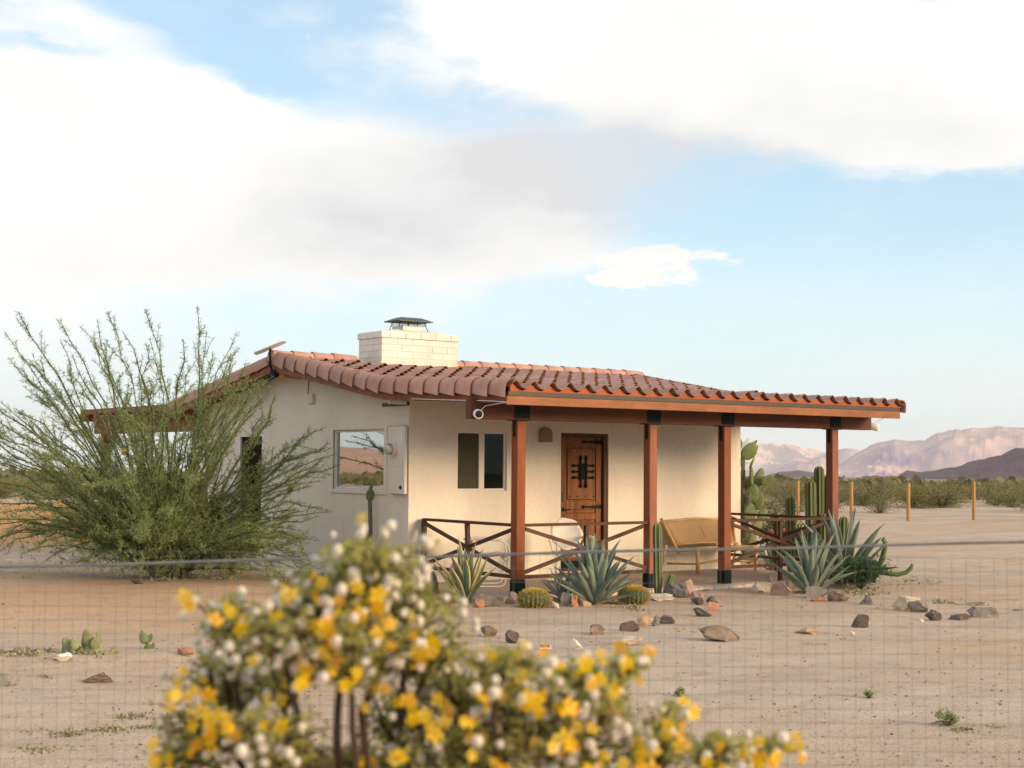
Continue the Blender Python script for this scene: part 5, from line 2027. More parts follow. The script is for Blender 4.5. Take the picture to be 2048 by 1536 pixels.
ROCKS = [
    ('tall dark grey rock left of the variegated agave', 870, 1172, 24, 42, 'dark'),
    ('small pink stone at the left foot of the variegated agave', 910, 1204, 20, 16, 'pink'),
    ('small rust red stone right of the variegated agave foot', 955, 1210, 22, 17, 'red'),
    ('wide low grey stone between variegated agave and first post', 983, 1205, 50, 24, 'grey'),
    ('knobbly pinkish stone touching the first post', 1020, 1199, 28, 24, 'pink'),
    ('small dark stone right of the round barrel cactus', 1091, 1209, 15, 16, 'dark'),
    ('small pale stone right of the round barrel cactus', 1108, 1211, 20, 13, 'cream'),
    ('squarish blue-grey stone left of the large blue agave', 1132, 1203, 25, 27, 'slate'),
    ('narrow rust red stone left of the large blue agave', 1150, 1205, 16, 23, 'red'),
    ('rounded tan stone at the foot of the large blue agave', 1168, 1207, 24, 15, 'tan'),
    ('small red stone left of the second post foot', 1290, 1184, 16, 13, 'red'),
    ('flat cream slab under the single column cactus', 1318, 1196, 52, 13, 'cream'),
    ('dark sloping rock right of the short leaning cactus', 1349, 1185, 42, 28, 'slate'),
    ('tall pink rock behind the stone heap by the second post', 1379, 1183, 32, 34, 'pink'),
    ('pink stone in the heap right of the tall pink rock', 1400, 1199, 30, 22, 'pink'),
    ('greenish dark stone at the near side of the heap', 1396, 1205, 22, 14, 'dark'),
    ('dark grey stone on the right of the heap', 1424, 1204, 20, 16, 'dark'),
    ('pinkish grey stone at the right end of the heap', 1438, 1208, 22, 15, 'pink'),
    ('reddish stone leaning on the dark split rock', 1423, 1216, 26, 18, 'red'),
    ('dark brown boat-shaped rock in front of the heap', 1401, 1227, 38, 17, 'dark'),
    ('low brown rock left of the orange-tan boulder', 1256, 1255, 42, 21, 'brown'),
    ('orange-tan boulder in the row before the porch', 1289, 1247, 34, 22, 'tan'),
    ('small dark grey stone right of the orange-tan boulder', 1307, 1245, 24, 19, 'slate'),
    ('long blue-grey stone at the right end of the row', 1331, 1241, 38, 18, 'slate'),
    ('greyish brown rounded rock alone left of the row', 1195, 1262, 40, 19, 'brown'),
    ('brown rock half hidden by the flowering bush', 976, 1266, 36, 21, 'brown'),
    ('dark grey rock just right of the half hidden brown rock', 1022, 1278, 30, 24, 'dark'),
    ('round white stone on the sand in the middle', 1154, 1292, 22, 21, 'white'),
    ('long cream block lying on the sand', 1265, 1284, 57, 17, 'cream'),
    ('big flat brown rock alone on the sand', 1447, 1271, 80, 28, 'brown'),
    ('small pink stone behind the big flat brown rock', 1443, 1256, 22, 9, 'pink'),
    ('flat orange stone right of the big flat brown rock', 1611, 1263, 46, 12, 'tan'),
    ('large cream-pink rock at the left foot of the big blue agave', 1525, 1178, 45, 21, 'cream'),
    ('pinkish brown rock right of the large cream-pink rock', 1569, 1181, 42, 27, 'pink'),
    ('upright pink stone behind the cream-pink rock', 1547, 1160, 21, 29, 'pink'),
    ('grey-pink stone between upright stone and agave', 1584, 1170, 24, 22, 'brown'),
    ('wide grey rock in front of the corner post', 1633, 1188, 50, 22, 'grey'),
    ('thin orange stone under the wide grey rock', 1634, 1199, 34, 8, 'red'),
    ('low grey-brown rock right of the wide grey rock', 1682, 1195, 42, 21, 'brown'),
    ('squarish grey block alone on the right', 1736, 1203, 35, 18, 'slate'),
    ('large pale cream rock on the right', 1816, 1212, 62, 28, 'cream'),
    ('rounded grey rock leaning on the pale cream rock', 1832, 1217, 40, 23, 'grey'),
    ('black cube-like rock standing on the sand', 1716, 1246, 36, 26, 'dark'),
    ('rounded dark rock below the pale cream rock', 1862, 1234, 36, 21, 'dark'),
    ('long low dark rock toward the right edge', 1916, 1236, 46, 12, 'dark'),
    ('wide grey rock farthest right in the line', 1958, 1228, 60, 19, 'grey'),
    ('tiny white chip beside the rounded dark rock', 1845, 1243, 9, 6, 'white'),
    ('tiny cream pebble below the black cube-like rock', 1705, 1268, 11, 8, 'cream'),
    ('two-tone grey-brown rock in the left foreground', 201, 1360, 62, 20, 'brown'),
    ('grey rock cut by the left edge of the picture', 8, 1365, 56, 22, 'grey'),
    ('white stone left of the low pale prickly pear', 124, 1328, 38, 15, 'white'),
    ('round dark stone on the bank behind the flowering bush', 474, 1332, 24, 18, 'dark'),
    ('flat reddish stone on the bank left of the flowering bush', 370, 1317, 32, 13, 'red'),
    ('low dark stone in front of the tree', 272, 1183, 28, 10, 'dark'),
]
for i, (lb_, px, py, w, h, k) in enumerate(ROCKS):
    rock(lb_, px, py, w, h, k, 100 + i)

# gravel, clods and twigs strewn over the sand
rg = random.Random(77)
mb = MB()
for i in range(5200):
    t = rg.uniform(0, 1) ** .6
    px, py = rg.uniform(-100, 2150), 1130 + 520 * t
    g = on_ground(px, py)
    if -.3 < g.x < 6.6 and PY - .2 < g.y < 7:
        continue
    s = (.0035 + .011 * rg.random() ** 5) * (1.0 + depth_of(g) * .025)
    z = ground_z(g.x, g.y)
    a = rg.uniform(0, 6)
    vs = []
    for k in range(5):
        b = a + k * 2 * PI / 5
        q = s * rg.uniform(.7, 1.3)
        vs.append((g.x + q * math.cos(b), g.y + q * math.sin(b), z - s * .4))
    for k in range(4):
        b = a + .6 + k * PI / 2
        q = s * rg.uniform(.35, .7)
        vs.append((g.x + q * math.cos(b), g.y + q * math.sin(b), z + s * rg.uniform(.4, .9)))
    mb.add(vs, [(0, 1, 6, 5), (1, 2, 7, 6), (2, 3, 7), (3, 4, 8, 7), (4, 0, 5, 8), (5, 6, 7, 8)])
tag(mb.build('gravel', ROCKM['pink'], fix=False), 'small pebbles strewn over the sand', kind='stuff')
mb = MB()
for i in range(550):
    t = rg.uniform(0, 1) ** .7
    px, py = rg.uniform(-100, 2150), 1130 + 520 * t
    g = on_ground(px, py)
    if -.3 < g.x < 6.6 and PY - .2 < g.y < 7:
        continue
    s = (.005 + .011 * rg.random() ** 4) * (1.0 + depth_of(g) * .025)
    z = ground_z(g.x, g.y)
    a = rg.uniform(0, 6)
    vs = [(g.x + s * rg.uniform(.7, 1.4) * math.cos(a + k * 1.2566), g.y + s * rg.uniform(.7, 1.4) * math.sin(a + k * 1.2566), z - s * .3) for k in range(5)]
    vs.append((g.x, g.y, z + s * .7))
    mb.add(vs, [(k, (k + 1) % 5, 5) for k in range(5)])
tag(mb.build('gravel', ROCKM['dark'], fix=False), 'dark grit scattered over the sand', kind='stuff')


# low weeds
def weeds(patches, seed, m, name, label):
    rg = random.Random(seed)
    mb = MB()
    for (px, py, wx, wy, n, hh) in patches:
        for i in range(n):
            x, y = px + rg.gauss(0, wx * .5), py + rg.gauss(0, wy * .5)
            g = on_ground(x, y)
            z = ground_z(g.x, g.y)
            for k in range(5):
                a = rg.uniform(0, 2 * PI)
                L = hh * rg.uniform(.4, 1.1)
                d = Vector((math.cos(a) * .8, math.sin(a) * .8, rg.uniform(.25, 1.1))).normalized()
                p = Vector((g.x + rg.gauss(0, .02), g.y + rg.gauss(0, .02), z - .004))
                s_ = d.cross(Vector((rg.uniform(-1, 1), rg.uniform(-1, 1), .4))).normalized() * (.006 + .1 * L)
                mb.add([p, p + d * L * .55 + s_, p + d * L, p + d * L * .55 - s_], [(0, 1, 2, 3)])
    tag(mb.build(name, m, fix=False), label, kind='stuff')


weeds([(60, 1318, 60, 5, 60, .06), (50, 1328, 40, 3, 40, .04), (165, 1322, 40, 6, 40, .06), (270, 1430, 40, 8, 40, .035), (130, 1468, 60, 8, 50, .03), (220, 1460, 40, 6, 45, .035),
       (300, 1455, 40, 4, 30, .03), (70, 1500, 60, 8, 30, .03), (90, 1358, 18, 2, 12, .03), (260, 1270, 30, 3, 0, .03),
       (460, 1160, 18, 8, 30, .12), (450, 1175, 20, 3, 25, .05), (312, 1172, 10, 6, 14, .10), (335, 1178, 10, 4, 14, .08),
       (1885, 1205, 25, 4, 35, .04), (1950, 1210, 25, 4, 30, .04), (1830, 1165, 60, 10, 40, .04), (1720, 1185, 45, 8, 60, .06), (2040, 1222, 25, 2, 20, .03), (1540, 1262, 40, 6, 16, .02), (1380, 1262, 60, 10, 18, .02),
       (1260, 1215, 30, 6, 30, .05), (1410, 1180, 8, 4, 8, .05), (1600, 1215, 8, 3, 5, .03), (1640, 1290, 30, 3, 10, .02), (1890, 1450, 30, 6, 8, .03), (1925, 1462, 22, 5, 14, .03), (1990, 1455, 14, 3, 8, .03),
       (560, 1175, 40, 10, 40, .08), (620, 1160, 30, 10, 30, .10)], 5, M['weed'], 'weeds', 'patches of low grey-green weeds on the sand')
for (px, py, R, H, n, lbl) in ((1893, 1452, .075, .10, 160, 'small grey-green tuft alone on the sand, lower right'), (1739, 1396, .035, .05, 60, 'tiny green seedling on the sand, right of centre'),
                               (1361, 1392, .035, .055, 60, 'tiny green seedling above the right tip of the flowering bush'), (462, 1160, .12, .25, 260, 'small upright green weed between tree and side wall')):
    bush('grass_tuft', lbl, 'plant', gp(px, py), R, H, n, M['leaf5'], int(px), .045, .008, 7)

# little solar lamp lying on the sand
sl = Vector(gp(1090, 1300))
r = empty('solar_light', sl, 'little blue solar garden light lying on the sand', 'solar light')
mb = MB()
q = Matrix.Rotation(-.5, 3, 'Z') @ Matrix.Rotation(.35, 3, 'X')
b0 = MB().bbox((-.055, -.032, .0), (.055, .032, .014), .004)
b0.v = [tuple(q @ Vector(v) + sl + Vector((0, 0, .02))) for v in b0.v]
b0.build('case', M['plastic'], r)
b0 = MB().bbox((-.048, -.026, .0145), (.048, .026, .017), .001)
b0.v = [tuple(q @ Vector(v) + sl + Vector((0, 0, .02))) for v in b0.v]
b0.build('solar_panel', M['solar'], r)

# ------------------------------------------------------------------ far fence
FP = [Vector(gp(*p)) for p in ((1596, 1034), (1703, 1037), (1817, 1041), (1948, 1041))]
step = (FP[3] - FP[0]) / 3
FP += [FP[3] + step * 1.02, FP[3] + step * 2.0]
FP.insert(0, FP[1] - step * 2.0)
fr = empty('boundary_fence', FP[1], 'far boundary fence of yellow timber posts and thin wires', 'fence')
for i, p in enumerate(FP):
    p = Vector((p.x, p.y, ground_z(p.x, p.y)))
    MB().bbox((p.x - .046, p.y - .046, p.z - .1), (p.x + .046, p.y + .046, p.z + 1.20), .01).build('post', M['post'], fr)
for h in (.12, .45, .8, 1.1):
    mb = MB()
    mb.tube([(p.x, p.y, ground_z(p.x, p.y) + h) for p in FP], .004, 4, False)
    mb.build('wire', M['wire'], fr)


# ------------------------------------------------------------------ scrub on the plain
def scrub_mesh(seed, n, spread=1.0):
    rg = random.Random(seed)
    mb = MB()
    for i in range(16):
        a, q = rg.uniform(0, 2 * PI), rg.uniform(.15, 1.0)
        tip = Vector((math.cos(a) * q, math.sin(a) * q, rg.uniform(.7, 1.0) * (1 - .5 * q * q)))
        mb.cur = 1
        mb.tube([(0, 0, -.05), tip * .5 + Vector((0, 0, .06)), tip], [.02, .014, .004], 3, False)
        mb.cur = 0
        cl = [(tip * rg.uniform(.05, 1.0) + Vector((rg.gauss(0, .16), rg.gauss(0, .16), rg.gauss(0, .08))), rg.uniform(.12, .24)) for _ in range(6)]
        for (c_, rr) in cl:
            for k in range(n // 96):
                p = c_ + Vector((rg.gauss(0, rr), rg.gauss(0, rr), rg.gauss(0, rr * .8)))
                d = Vector((rg.uniform(-1, 1), rg.uniform(-1, 1), rg.uniform(-.3, 1.3))).normalized()
                s_ = d.cross(Vector((rg.uniform(-1, 1), rg.uniform(-1, 1), rg.uniform(-1, 1)))).normalized() * .016
                L = rg.uniform(.05, .11)
                p.z = max(p.z, .03)
                mb.add([p, p + d * L * .5 + s_, p + d * L, p + d * L * .5 - s_], [(0, 1, 2, 3)])
    return mb.mesh('desert_shrub', [M['leaf2'], M['twig']])


SCR = [scrub_mesh(40 + i, 1500) for i in range(5)]
rg = random.Random(19)
SHRUB_LABELS = [('olive green desert shrub on the plain behind the feathery tree', 'shrubs behind the feathery tree'),
                ('olive green desert shrub seen past the porch, behind the cacti', 'shrubs behind the porch cacti'),
                ('large olive shrub at the front of the scrub, close behind the yellow posts', 'front shrubs behind the yellow posts'),
                ('olive shrub farther back in the scrub beyond the yellow posts', 'shrubs farther back beyond the yellow posts')]


def shrub(x, y, s, hs, lab, grp):
    o = bpy.data.objects.new('desert_shrub', SCR[rg.randrange(5)])
    COL.objects.link(o)
    o.location = (x, y, ground_z(x, y))
    o.rotation_euler = (0, 0, rg.uniform(0, 6.28))
    o.scale = (s, s, hs)
    tag(o, lab, 'shrub', grp)


placed = []
tries = 0
while len(placed) < 285 and tries < 9000:
    tries += 1
    px = rg.uniform(-150, 2200)
    if 500 < px < 1450:
        continue
    dep = 53 + 120 * rg.random() ** 1.6
    if px > 1460 and dep < 62 and rg.random() < .8:
        continue
    p = CAM + ray(px, 930) * dep
    if px < 500 and dep < 64:
        continue
    if any((p.x - a) ** 2 + (p.y - b) ** 2 < (.9 + dep * .006) ** 2 for a, b in placed):
        continue
    placed.append((p.x, p.y))
    s = rg.uniform(.85, 1.6)
    lab, grp = SHRUB_LABELS[0 if px < 500 else 1 if px < 1670 else 2 if dep < 72 else 3]
    shrub(p.x, p.y, s, rg.uniform(.62, .95) * (.9 + .1 * s), lab, grp)
mb = MB()
for i in range(5200):
    a = rg.uniform(-.55, 1.25)
    dep = 165 + 1500 * rg.random() ** 2.2
    x, y = CAM.x + dep * math.sin(a), CAM.y + dep * math.cos(a)
    z = ground_z(x, y)
    s = rg.uniform(.8, 1.6)
    for k in range(9):
        c_ = Vector((x + rg.gauss(0, .5 * s), y + rg.gauss(0, .5 * s), z + rg.uniform(.2, 1.0) * s))
        d1 = Vector((rg.uniform(-1, 1), rg.uniform(-1, 1), rg.uniform(-.4, .9))).normalized() * s * .42
        d2 = d1.cross(Vector((rg.uniform(-1, 1), rg.uniform(-1, 1), rg.uniform(-1, 1)))).normalized() * s * .30
        mb.add([c_ - d1, c_ + d2, c_ + d1, c_ - d2], [(0, 1, 2, 3)])
tag(mb.build('scrubland', M['leaf2'], fix=False), 'distant scrub covering the plain up to the hills', kind='stuff')


# ------------------------------------------------------------------ big feathery tree
def build_tree():
    base = on_ground(330, 1158, .06)
    base.z = ground_z(base.x, base.y) - .02
    root = empty('desert_tree', base, 'big feathery green desert tree with many slender branches left of the house', 'tree')
    rg = random.Random(23)
    tr = MB()
    for i in range(9):
        a = i * 2.4
        p = base + Vector((math.cos(a) * .14 * (i % 3) * .7, math.sin(a) * .14 * (i % 3) * .7, 0))
        tr.tube([p, p + Vector((math.cos(a) * .10, math.sin(a) * .10, .22)), p + Vector((math.cos(a) * .26, math.sin(a) * .26, .50))], [.085, .062, .045], 8)
    tr.build('trunk', M['bark'], root, smooth=True)
    lf = MB()
    cnt = 0

    def leaflet(p, d, L, w):
        s_ = d.cross(Vector((rg.uniform(-1, 1), rg.uniform(-1, 1), rg.uniform(-1, 1))))
        if s_.length < 1e-4:
            return
        s_ = s_.normalized() * w
        lf.add([p, p + d * L * .45 + s_, p + d * L, p + d * L * .45 - s_], [(0, 1, 2, 3)])

    def spray(pts, dens, k=1.0):
        """fine leaves along a twig"""
        for i in range(len(pts) - 1):
            a, b = pts[i], pts[i + 1]
            d0 = (b - a)
            n = max(1, int(d0.length * dens))
            d0 = d0.normalized()
            for j in range(n):
                p = a.lerp(b, rg.random())
                d = (d0 * rg.uniform(.1, .9) + Vector((rg.gauss(0, .55), rg.gauss(0, .55), rg.gauss(.08, .5)))).normalized()
                leaflet(p, d, rg.uniform(.035, .075) * k, rg.uniform(.0035, .0065) * k)
    def plume(pts, t0, t1, dens):
        """needle-like leaflets set all along a shoot, leaning to its tip"""
        n = len(pts) - 1
        for i in range(n):
            a, b = pts[i], pts[i + 1]
            if (i + 1) / n <= t0:
                continue
            d0 = b - a
            m_ = int(d0.length * dens)
            d0 = d0.normalized()
            for j in range(m_):
                p = a.lerp(b, rg.random())
                d = (d0 * rg.uniform(.15, .8) + Vector((rg.gauss(0, .6), rg.gauss(0, .6), rg.gauss(.08, .5)))).normalized()
                leaflet(p, d, rg.uniform(.035, .085), rg.uniform(.0030, .0058))

    lft = [(0, 3.85), (.35, 4.05), (.7, 4.0), (1.0, 3.4), (1.3, 2.85), (1.6, 2.6)]
    rgt = [(0, 3.85), (.2, 3.6), (.36, 3.4), (.66, 2.85), (.84, 3.0), (1.2, 2.3), (1.6, 2.05)]

    def reach(lat, up):
        th = math.atan2(abs(lat), up)
        tb_ = lft if lat < 0 else rgt
        for (t0, l0), (t1, l1) in zip(tb_, tb_[1:]):
            if th <= t1:
                return l0 + (l1 - l0) * (th - t0) / (t1 - t0)
        return tb_[-1][1]
    nbr = 200
    for i in range(nbr):
        # a fan of slender branches rising from the foot, low ones spreading near the ground
        az = rg.uniform(0, 2 * PI)
        el = math.asin(min(.995, rg.uniform(.03, 1.0) ** .85))
        H = Vector((math.cos(az) * math.cos(el), math.sin(az) * math.cos(el), math.sin(el)))
        H = (H - FH * H.dot(FH) * .42).normalized()
        up, lat = H.z, H.dot(RH)
        L = reach(lat, up) * rg.uniform(.84, 1.03)
        if i % 3 == 0:
            L *= rg.uniform(.45, .8)
        tip = base + H * L
        bow = .22 * L * (1 - up * .7)
        nseg = 10
        j1 = Vector((rg.gauss(0, .11), rg.gauss(0, .11), rg.gauss(0, .07)))
        pts = []
        for q_ in range(nseg + 1):
            t = q_ / nseg
            p = base.lerp(tip, t) + Vector((0, 0, bow * math.sin(PI * t) * .8)) + j1 * math.sin(PI * t) * 1.2
            p += Vector((rg.gauss(0, .024), rg.gauss(0, .024), rg.gauss(0, .018))) * (t * 1.4)
            p.z = max(p.z, base.z + .05 + .12 * t)
            pts.append(p)
        br = MB()
        r0 = rg.uniform(.009, .020)
        br.tube(pts, [r0 * (1 - .9 * q_ / nseg) + .0018 for q_ in range(nseg + 1)], 5, False)
        plume(pts, .25, 1.0, 110)
        for k in range(int(6 + L * 2.0)):
            t = rg.uniform(.22, .93)
            sidx = t * nseg
            i0 = min(nseg - 1, int(sidx))
            a = pts[i0].lerp(pts[i0 + 1], sidx - i0)
            d = (pts[i0 + 1] - pts[i0]).normalized()
            d = (d + Vector((rg.gauss(0, .46), rg.gauss(0, .46), rg.gauss(.10, .34)))).normalized()
            tl = rg.uniform(.22, .66) * (1.12 - .70 * t)
            q = [a]
            for z in range(4):
                d = (d + Vector((rg.gauss(0, .06), rg.gauss(0, .06), rg.gauss(.02, .06)))).normalized()
                q.append(q[-1] + d * tl / 4)
                q[-1].z = max(q[-1].z, base.z + .06)
            br.tube(q, [.0045, .004, .003, .0025, .0015], 3, False)
            plume(q, 0, 1.0, 125)
        br.build('branch', M['greenbark'], root, smooth=True, fix=False)
    # low dense skirt round the foot
    for i in range(1600):
        a = rg.uniform(0, 2 * PI)
        q = abs(rg.gauss(0, .72))
        h = rg.uniform(.12, 1.25) * (1 - min(.6, q * .3))
        p = base + Vector((math.cos(a) * q, math.sin(a) * q, h))
        d = (Vector((math.cos(a) * .5, math.sin(a) * .5, rg.uniform(-.2, .9))) + Vector((rg.gauss(0, .4), rg.gauss(0, .4), 0))).normalized()
        l2 = rg.uniform(.12, .3)
        spray([p, p + d * l2 * .5, p + d * l2], 90, 1.05)
    print('leaves', len(lf.f))
    tag(lf.build('leaves', M['leaf'], root, fix=False), kind='stuff')
    fl = MB()
    for (px, py) in ((168, 1080), (77, 1101), (120, 1000), (250, 900)):
        p = at_depth(px, py, depth_of(base) - .6)
        for k in range(5):
            a = k * 2 * PI / 5
            d = (UP * math.sin(a) + RT * math.cos(a)) * .025
            s_ = (UP * math.cos(a) - RT * math.sin(a)) * .012
            fl.add([p, p + d * .7 + s_ - FW * .01, p + d, p + d * .7 - s_ - FW * .01], [(0, 1, 2, 3)])
    fl.build('flower', M['petal'], root, fix=False)


build_tree()


# ------------------------------------------------------------------ near wire fence (a few metres from the lens)
def build_near_fence():
    D = 2.9
    def at(t, z):
        p = CAM + FH * D + RH * t
        return Vector((p.x, p.y, z))
    zt = 1.495
    g0 = ground_z(*(CAM + FH * D).xy)
    root = empty('wire_fence', (at(0, 0).x, at(0, 0).y, g0), 'blurred fine wire mesh fence with one thick strand, close to the camera', 'fence')
    mb = MB()
    pts = []
    for k in range(25):
        u = k / 24
        t = -1.75 + 3.5 * u
        px = 1024 + t / D * FPX
        py = 1132.5 - .0256 * px + .0000008 * px * px + 1.2 * math.sin(px * .009)
        pts.append(at(t, CAM.z - (py - (925 + .008 * (px - 1024))) / FPX * D))
    mb.tube(pts, .0028, 8)
    mb.build('top_strand', M['wire'], root, smooth=True)
    off = ROOTLOC[root.name]
    g = .0262
    n = int(3.5 / g)
    vme = MB().tube([(0, 0, 0), (0, 0, 1)], .00033, 4, False).mesh('wire', M['wire'])
    hme = MB().tube([at(-1.75, 0) - at(0, 0), at(1.75, 0) - at(0, 0)], .00033, 4, False).mesh('wire', M['wire'])
    rg = random.Random(4)
    for i in range(n + 1):
        t = -1.75 + i * g
        p = at(t, g0 - .03)
        m_ = Matrix.Translation(p) @ Matrix.Rotation(rg.gauss(0, .0012), 4, 'Y') @ Matrix.Diagonal((1, 1, zt - g0 + .03, 1)).to_4x4()
        inst('wire', vme, root, m_)
    for i in range(int((zt - g0) / g) + 1):
        inst('wire', hme, root, Matrix.Translation(at(0, zt - i * g)))


build_near_fence()


# ------------------------------------------------------------------ flowering creosote bush right in front
def build_flower_bush():
    rg = random.Random(31)
    D0 = 1.36
    cbase = CAM + FH * 1.42 + RH * (-.06)
    base = Vector((cbase.x, cbase.y, ground_z(cbase.x, cbase.y)))
    root = empty('flowering_bush', base, 'blurred creosote bush with yellow flowers and white seed balls in the foreground', 'bush')
    # lobes of the crown: centre, half width, half height, sprigs (photo pixels at the bush's distance)
    lobes = [(740, 1130, 105, 60, 30), (820, 1210, 110, 60, 24), (660, 1200, 120, 55, 28), (450, 1245, 75, 55, 24), (560, 1270, 110, 60, 30), (700, 1300, 150, 70, 44), (850, 1300, 95, 70, 30),
             (440, 1360, 105, 60, 26), (560, 1370, 80, 55, 18), (420, 1460, 115, 70, 36), (560, 1490, 110, 60, 30), (800, 1430, 80, 80, 24), (920, 1400, 110, 90, 40),
             (1010, 1352, 90, 55, 24), (1150, 1362, 85, 45, 20), (1255, 1336, 60, 20, 8), (1060, 1440, 140, 80, 46), (1200, 1420, 80, 60, 18), (930, 1510, 160, 50, 34), (1140, 1510, 130, 50, 30),
             (1330, 1470, 55, 70, 16), (1290, 1520, 80, 40, 16), (1440, 1505, 80, 28, 13), (1550, 1500, 50, 28, 8), (350, 1520, 60, 40, 14), (700, 1530, 200, 30, 26), (640, 1580, 340, 60, 40), (1100, 1590, 320, 60, 40)]
    leaf_mb, more = MB(), MB()
    # shared meshes
    fm = MB()
    for k in range(5):
        a = 2 * PI * k / 5
        ca, sa = math.cos(a), math.sin(a)
        vs = []
        for (u, v, h) in ((.0, 0, 0), (.45, .26, .12), (.85, .27, .20), (1.0, .0, .16), (.85, -.27, .10), (.45, -.26, .04)):
            x, y = u * ca - v * sa, u * sa + v * ca
            vs.append((x, y, h))
        fm.add(vs, [(0, 1, 2, 3), (0, 3, 4, 5)])
    fm.cur = 1
    for k in range(9):
        a = k * .7
        fm.tube([(0, 0, .02), (.12 * math.cos(a), .12 * math.sin(a), .34)], [.03, .045], 4)
    fme = [fm.mesh('flower', [M['petal'], M['petal_o']]), fm.mesh('flower', [M['petal_o'], M['petal_o']])]
    sm = MB()
    n = 9
    sm.lathe([(math.sin(PI * j / 6) * 1.0 + .01, -math.cos(PI * j / 6)) for j in range(7)], n)
    for k in range(130):
        d = Vector((rg.gauss(0, 1), rg.gauss(0, 1), rg.gauss(0, 1))).normalized()
        s_ = d.cross(Vector((rg.gauss(0, 1), rg.gauss(0, 1), rg.gauss(0, 1)))).normalized() * .08
        sm.add([d * .9 + s_, d * .9 - s_, d * rg.uniform(1.3, 1.7)], [(0, 1, 2)])
    sme = sm.mesh('seed_ball', M['fuzz'])
    # clusters of bloom seen in the photograph
    hot = [(385, 1215), (595, 1195), (640, 1160), (720, 1190), (755, 1192), (705, 1230), (480, 1225), (620, 1255), (660, 1255), (765, 1260), (790, 1268), (865, 1290), (880, 1300), (850, 1285),
           (650, 1305), (680, 1330), (690, 1345), (615, 1350), (335, 1370), (385, 1395), (375, 1405), (585, 1400), (755, 1400), (440, 1450), (420, 1440), (455, 1470), (535, 1490), (330, 1515), (310, 1530), (840, 1450), (850, 1440),
           (800, 1500), (790, 1510), (960, 1320), (1065, 1318), (1190, 1325), (1205, 1352), (1265, 1322), (1210, 1370), (1000, 1400), (980, 1390), (1060, 1390), (1120, 1400), (1090, 1420), (1175, 1460), (1100, 1490), (1130, 1500),
           (1380, 1415), (1355, 1455), (1365, 1480), (1290, 1500), (1285, 1515), (1520, 1510), (1590, 1500), (1580, 1495), (930, 1460), (910, 1440), (720, 1360), (560, 1310), (1020, 1350), (955, 1500), (690, 1275), (590, 1215)]
    for (cx_, cy_, hw, hh, num) in lobes:
        hot += [(cx_ + hw * rg.gauss(0, .4), cy_ + hh * rg.gauss(0, .4)) for _ in range(max(1, num // 16))]
    nf, ns = 0, 0
    used = 0
    for (cx_, cy_, hw, hh, num) in lobes:
        dl_ = D0 + rg.uniform(-.09, .13)
        cen = at_depth(cx_, cy_, dl_)
        # a branch from the foot of the bush to this lobe
        br = MB()
        m1 = base + Vector((rg.gauss(0, .05), rg.gauss(0, .05), .45))
        low = at_depth(cx_ * .75 + 760 * .25, cy_ + 260 + rg.uniform(0, 60), dl_)
        low.z = max(low.z, base.z + .55)
        path = [base + Vector((rg.gauss(0, .03), rg.gauss(0, .03), -.03)), m1, low, at_depth(cx_ * .93 + 760 * .07, cy_ + hh * .9 + 30, dl_), cen]
        sm_ = []
        for i in range(len(path) - 1):
            for t in (0, .33, .66):
                sm_.append(path[i].lerp(path[i + 1], t) + Vector((rg.gauss(0, .004), rg.gauss(0, .004), rg.gauss(0, .003))))
        sm_.append(cen)
        br.tube(sm_, [.0065 - .0048 * i / (len(sm_) - 1) for i in range(len(sm_))], 5, False)
        nd = sm_[-3:]
        for k in range(int(num * 2.1)):
            u, v = rg.gauss(0, .5), rg.gauss(0, .5)
            u, v = max(-.9, min(.9, u)), max(-.9, min(.9, v))
            tip = at_depth(cx_ + hw * u, cy_ + hh * v, dl_ + rg.gauss(0, .045))
            src = nd[rg.randrange(3)]
            st = tip.lerp(src, min(1, .055 / max(.01, (tip - src).length)) if rg.random() < .7 else .9)
            md = (st + tip) / 2 + Vector((0, 0, .006))
            br.tube([st, md, tip], [.0016, .0014, .0010], 3, False)
            if rg.random() < .35:
                br.tube([src, (src + st) / 2 + Vector((0, 0, .004)), st], [.0020, .0018, .0016], 3, False)
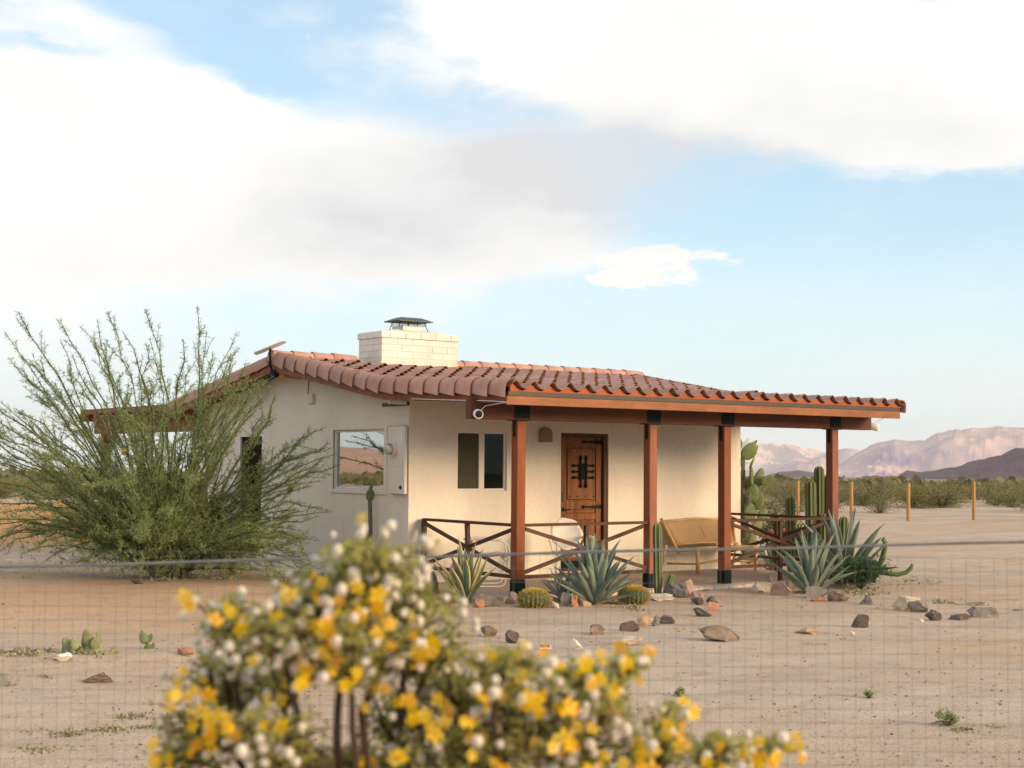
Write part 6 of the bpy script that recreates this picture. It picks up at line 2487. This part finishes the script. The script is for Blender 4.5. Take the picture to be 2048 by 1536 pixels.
            if rg.random() < .48:
                cc, r_ = tip + Vector((rg.gauss(0, .012), rg.gauss(0, .012), rg.gauss(0, .012))), rg.uniform(.0034, .0055)
                more.lathe([(r_ * (math.sin(PI * j / 4) + .02), -r_ * math.cos(PI * j / 4)) for j in range(5)], 6, cc)
            for q in range(15):
                t = rg.random()
                p = (st.lerp(md, t * 2) if t < .5 else md.lerp(tip, t * 2 - 1)) + Vector((rg.gauss(0, .005), rg.gauss(0, .005), rg.gauss(0, .005)))
                d = Vector((rg.uniform(-1, 1), rg.uniform(-1, 1), rg.uniform(-.3, 1.2))).normalized()
                s_ = d.cross(Vector((rg.gauss(0, 1), rg.gauss(0, 1), rg.gauss(0, 1)))).normalized() * rg.uniform(.0018, .0030)
                L = rg.uniform(.006, .012)
                leaf_mb.add([p, p + d * L * .5 + s_, p + d * L, p + d * L * .5 - s_], [(0, 1, 2, 3)])
            if rg.random() < .185 and ns < 298:
                d = (UP + Vector((rg.gauss(0, .5), rg.gauss(0, .5), 0))).normalized()
                ns += 1
                inst('seed_ball', sme, root, mtx(tip.lerp(st, rg.uniform(0, .5)) - FW * rg.uniform(0, .02), d, sc=(rg.uniform(.0032, .0050),) * 3))
        br.build('branch', M['twig'], root, fix=False)
    tag(more.build('seed_balls', M['fuzz'], root, fix=False), kind='stuff')
    for (hx_, hy_) in hot:
        for k in range(rg.choice((2, 3, 3, 4))):
            p = at_depth(hx_ + rg.gauss(0, 20), hy_ + rg.gauss(0, 16), D0 - .085 + rg.gauss(0, .045))
            d = (UP * rg.uniform(-.2, .9) - FW * rg.uniform(.1, 1) + RT * rg.gauss(0, .6)).normalized()
            s = rg.uniform(.0052, .0082)
            inst('flower', fme[0 if rg.random() < .72 else 1], root, mtx(p, d, rg.uniform(0, 6), (s, s, s * rg.uniform(.8, 1.6))))
    print('sprig leaves', len(leaf_mb.f), 'seeds', ns)
    tag(leaf_mb.build('leaves', M['leaf3'], root, fix=False), kind='stuff')


build_flower_bush()
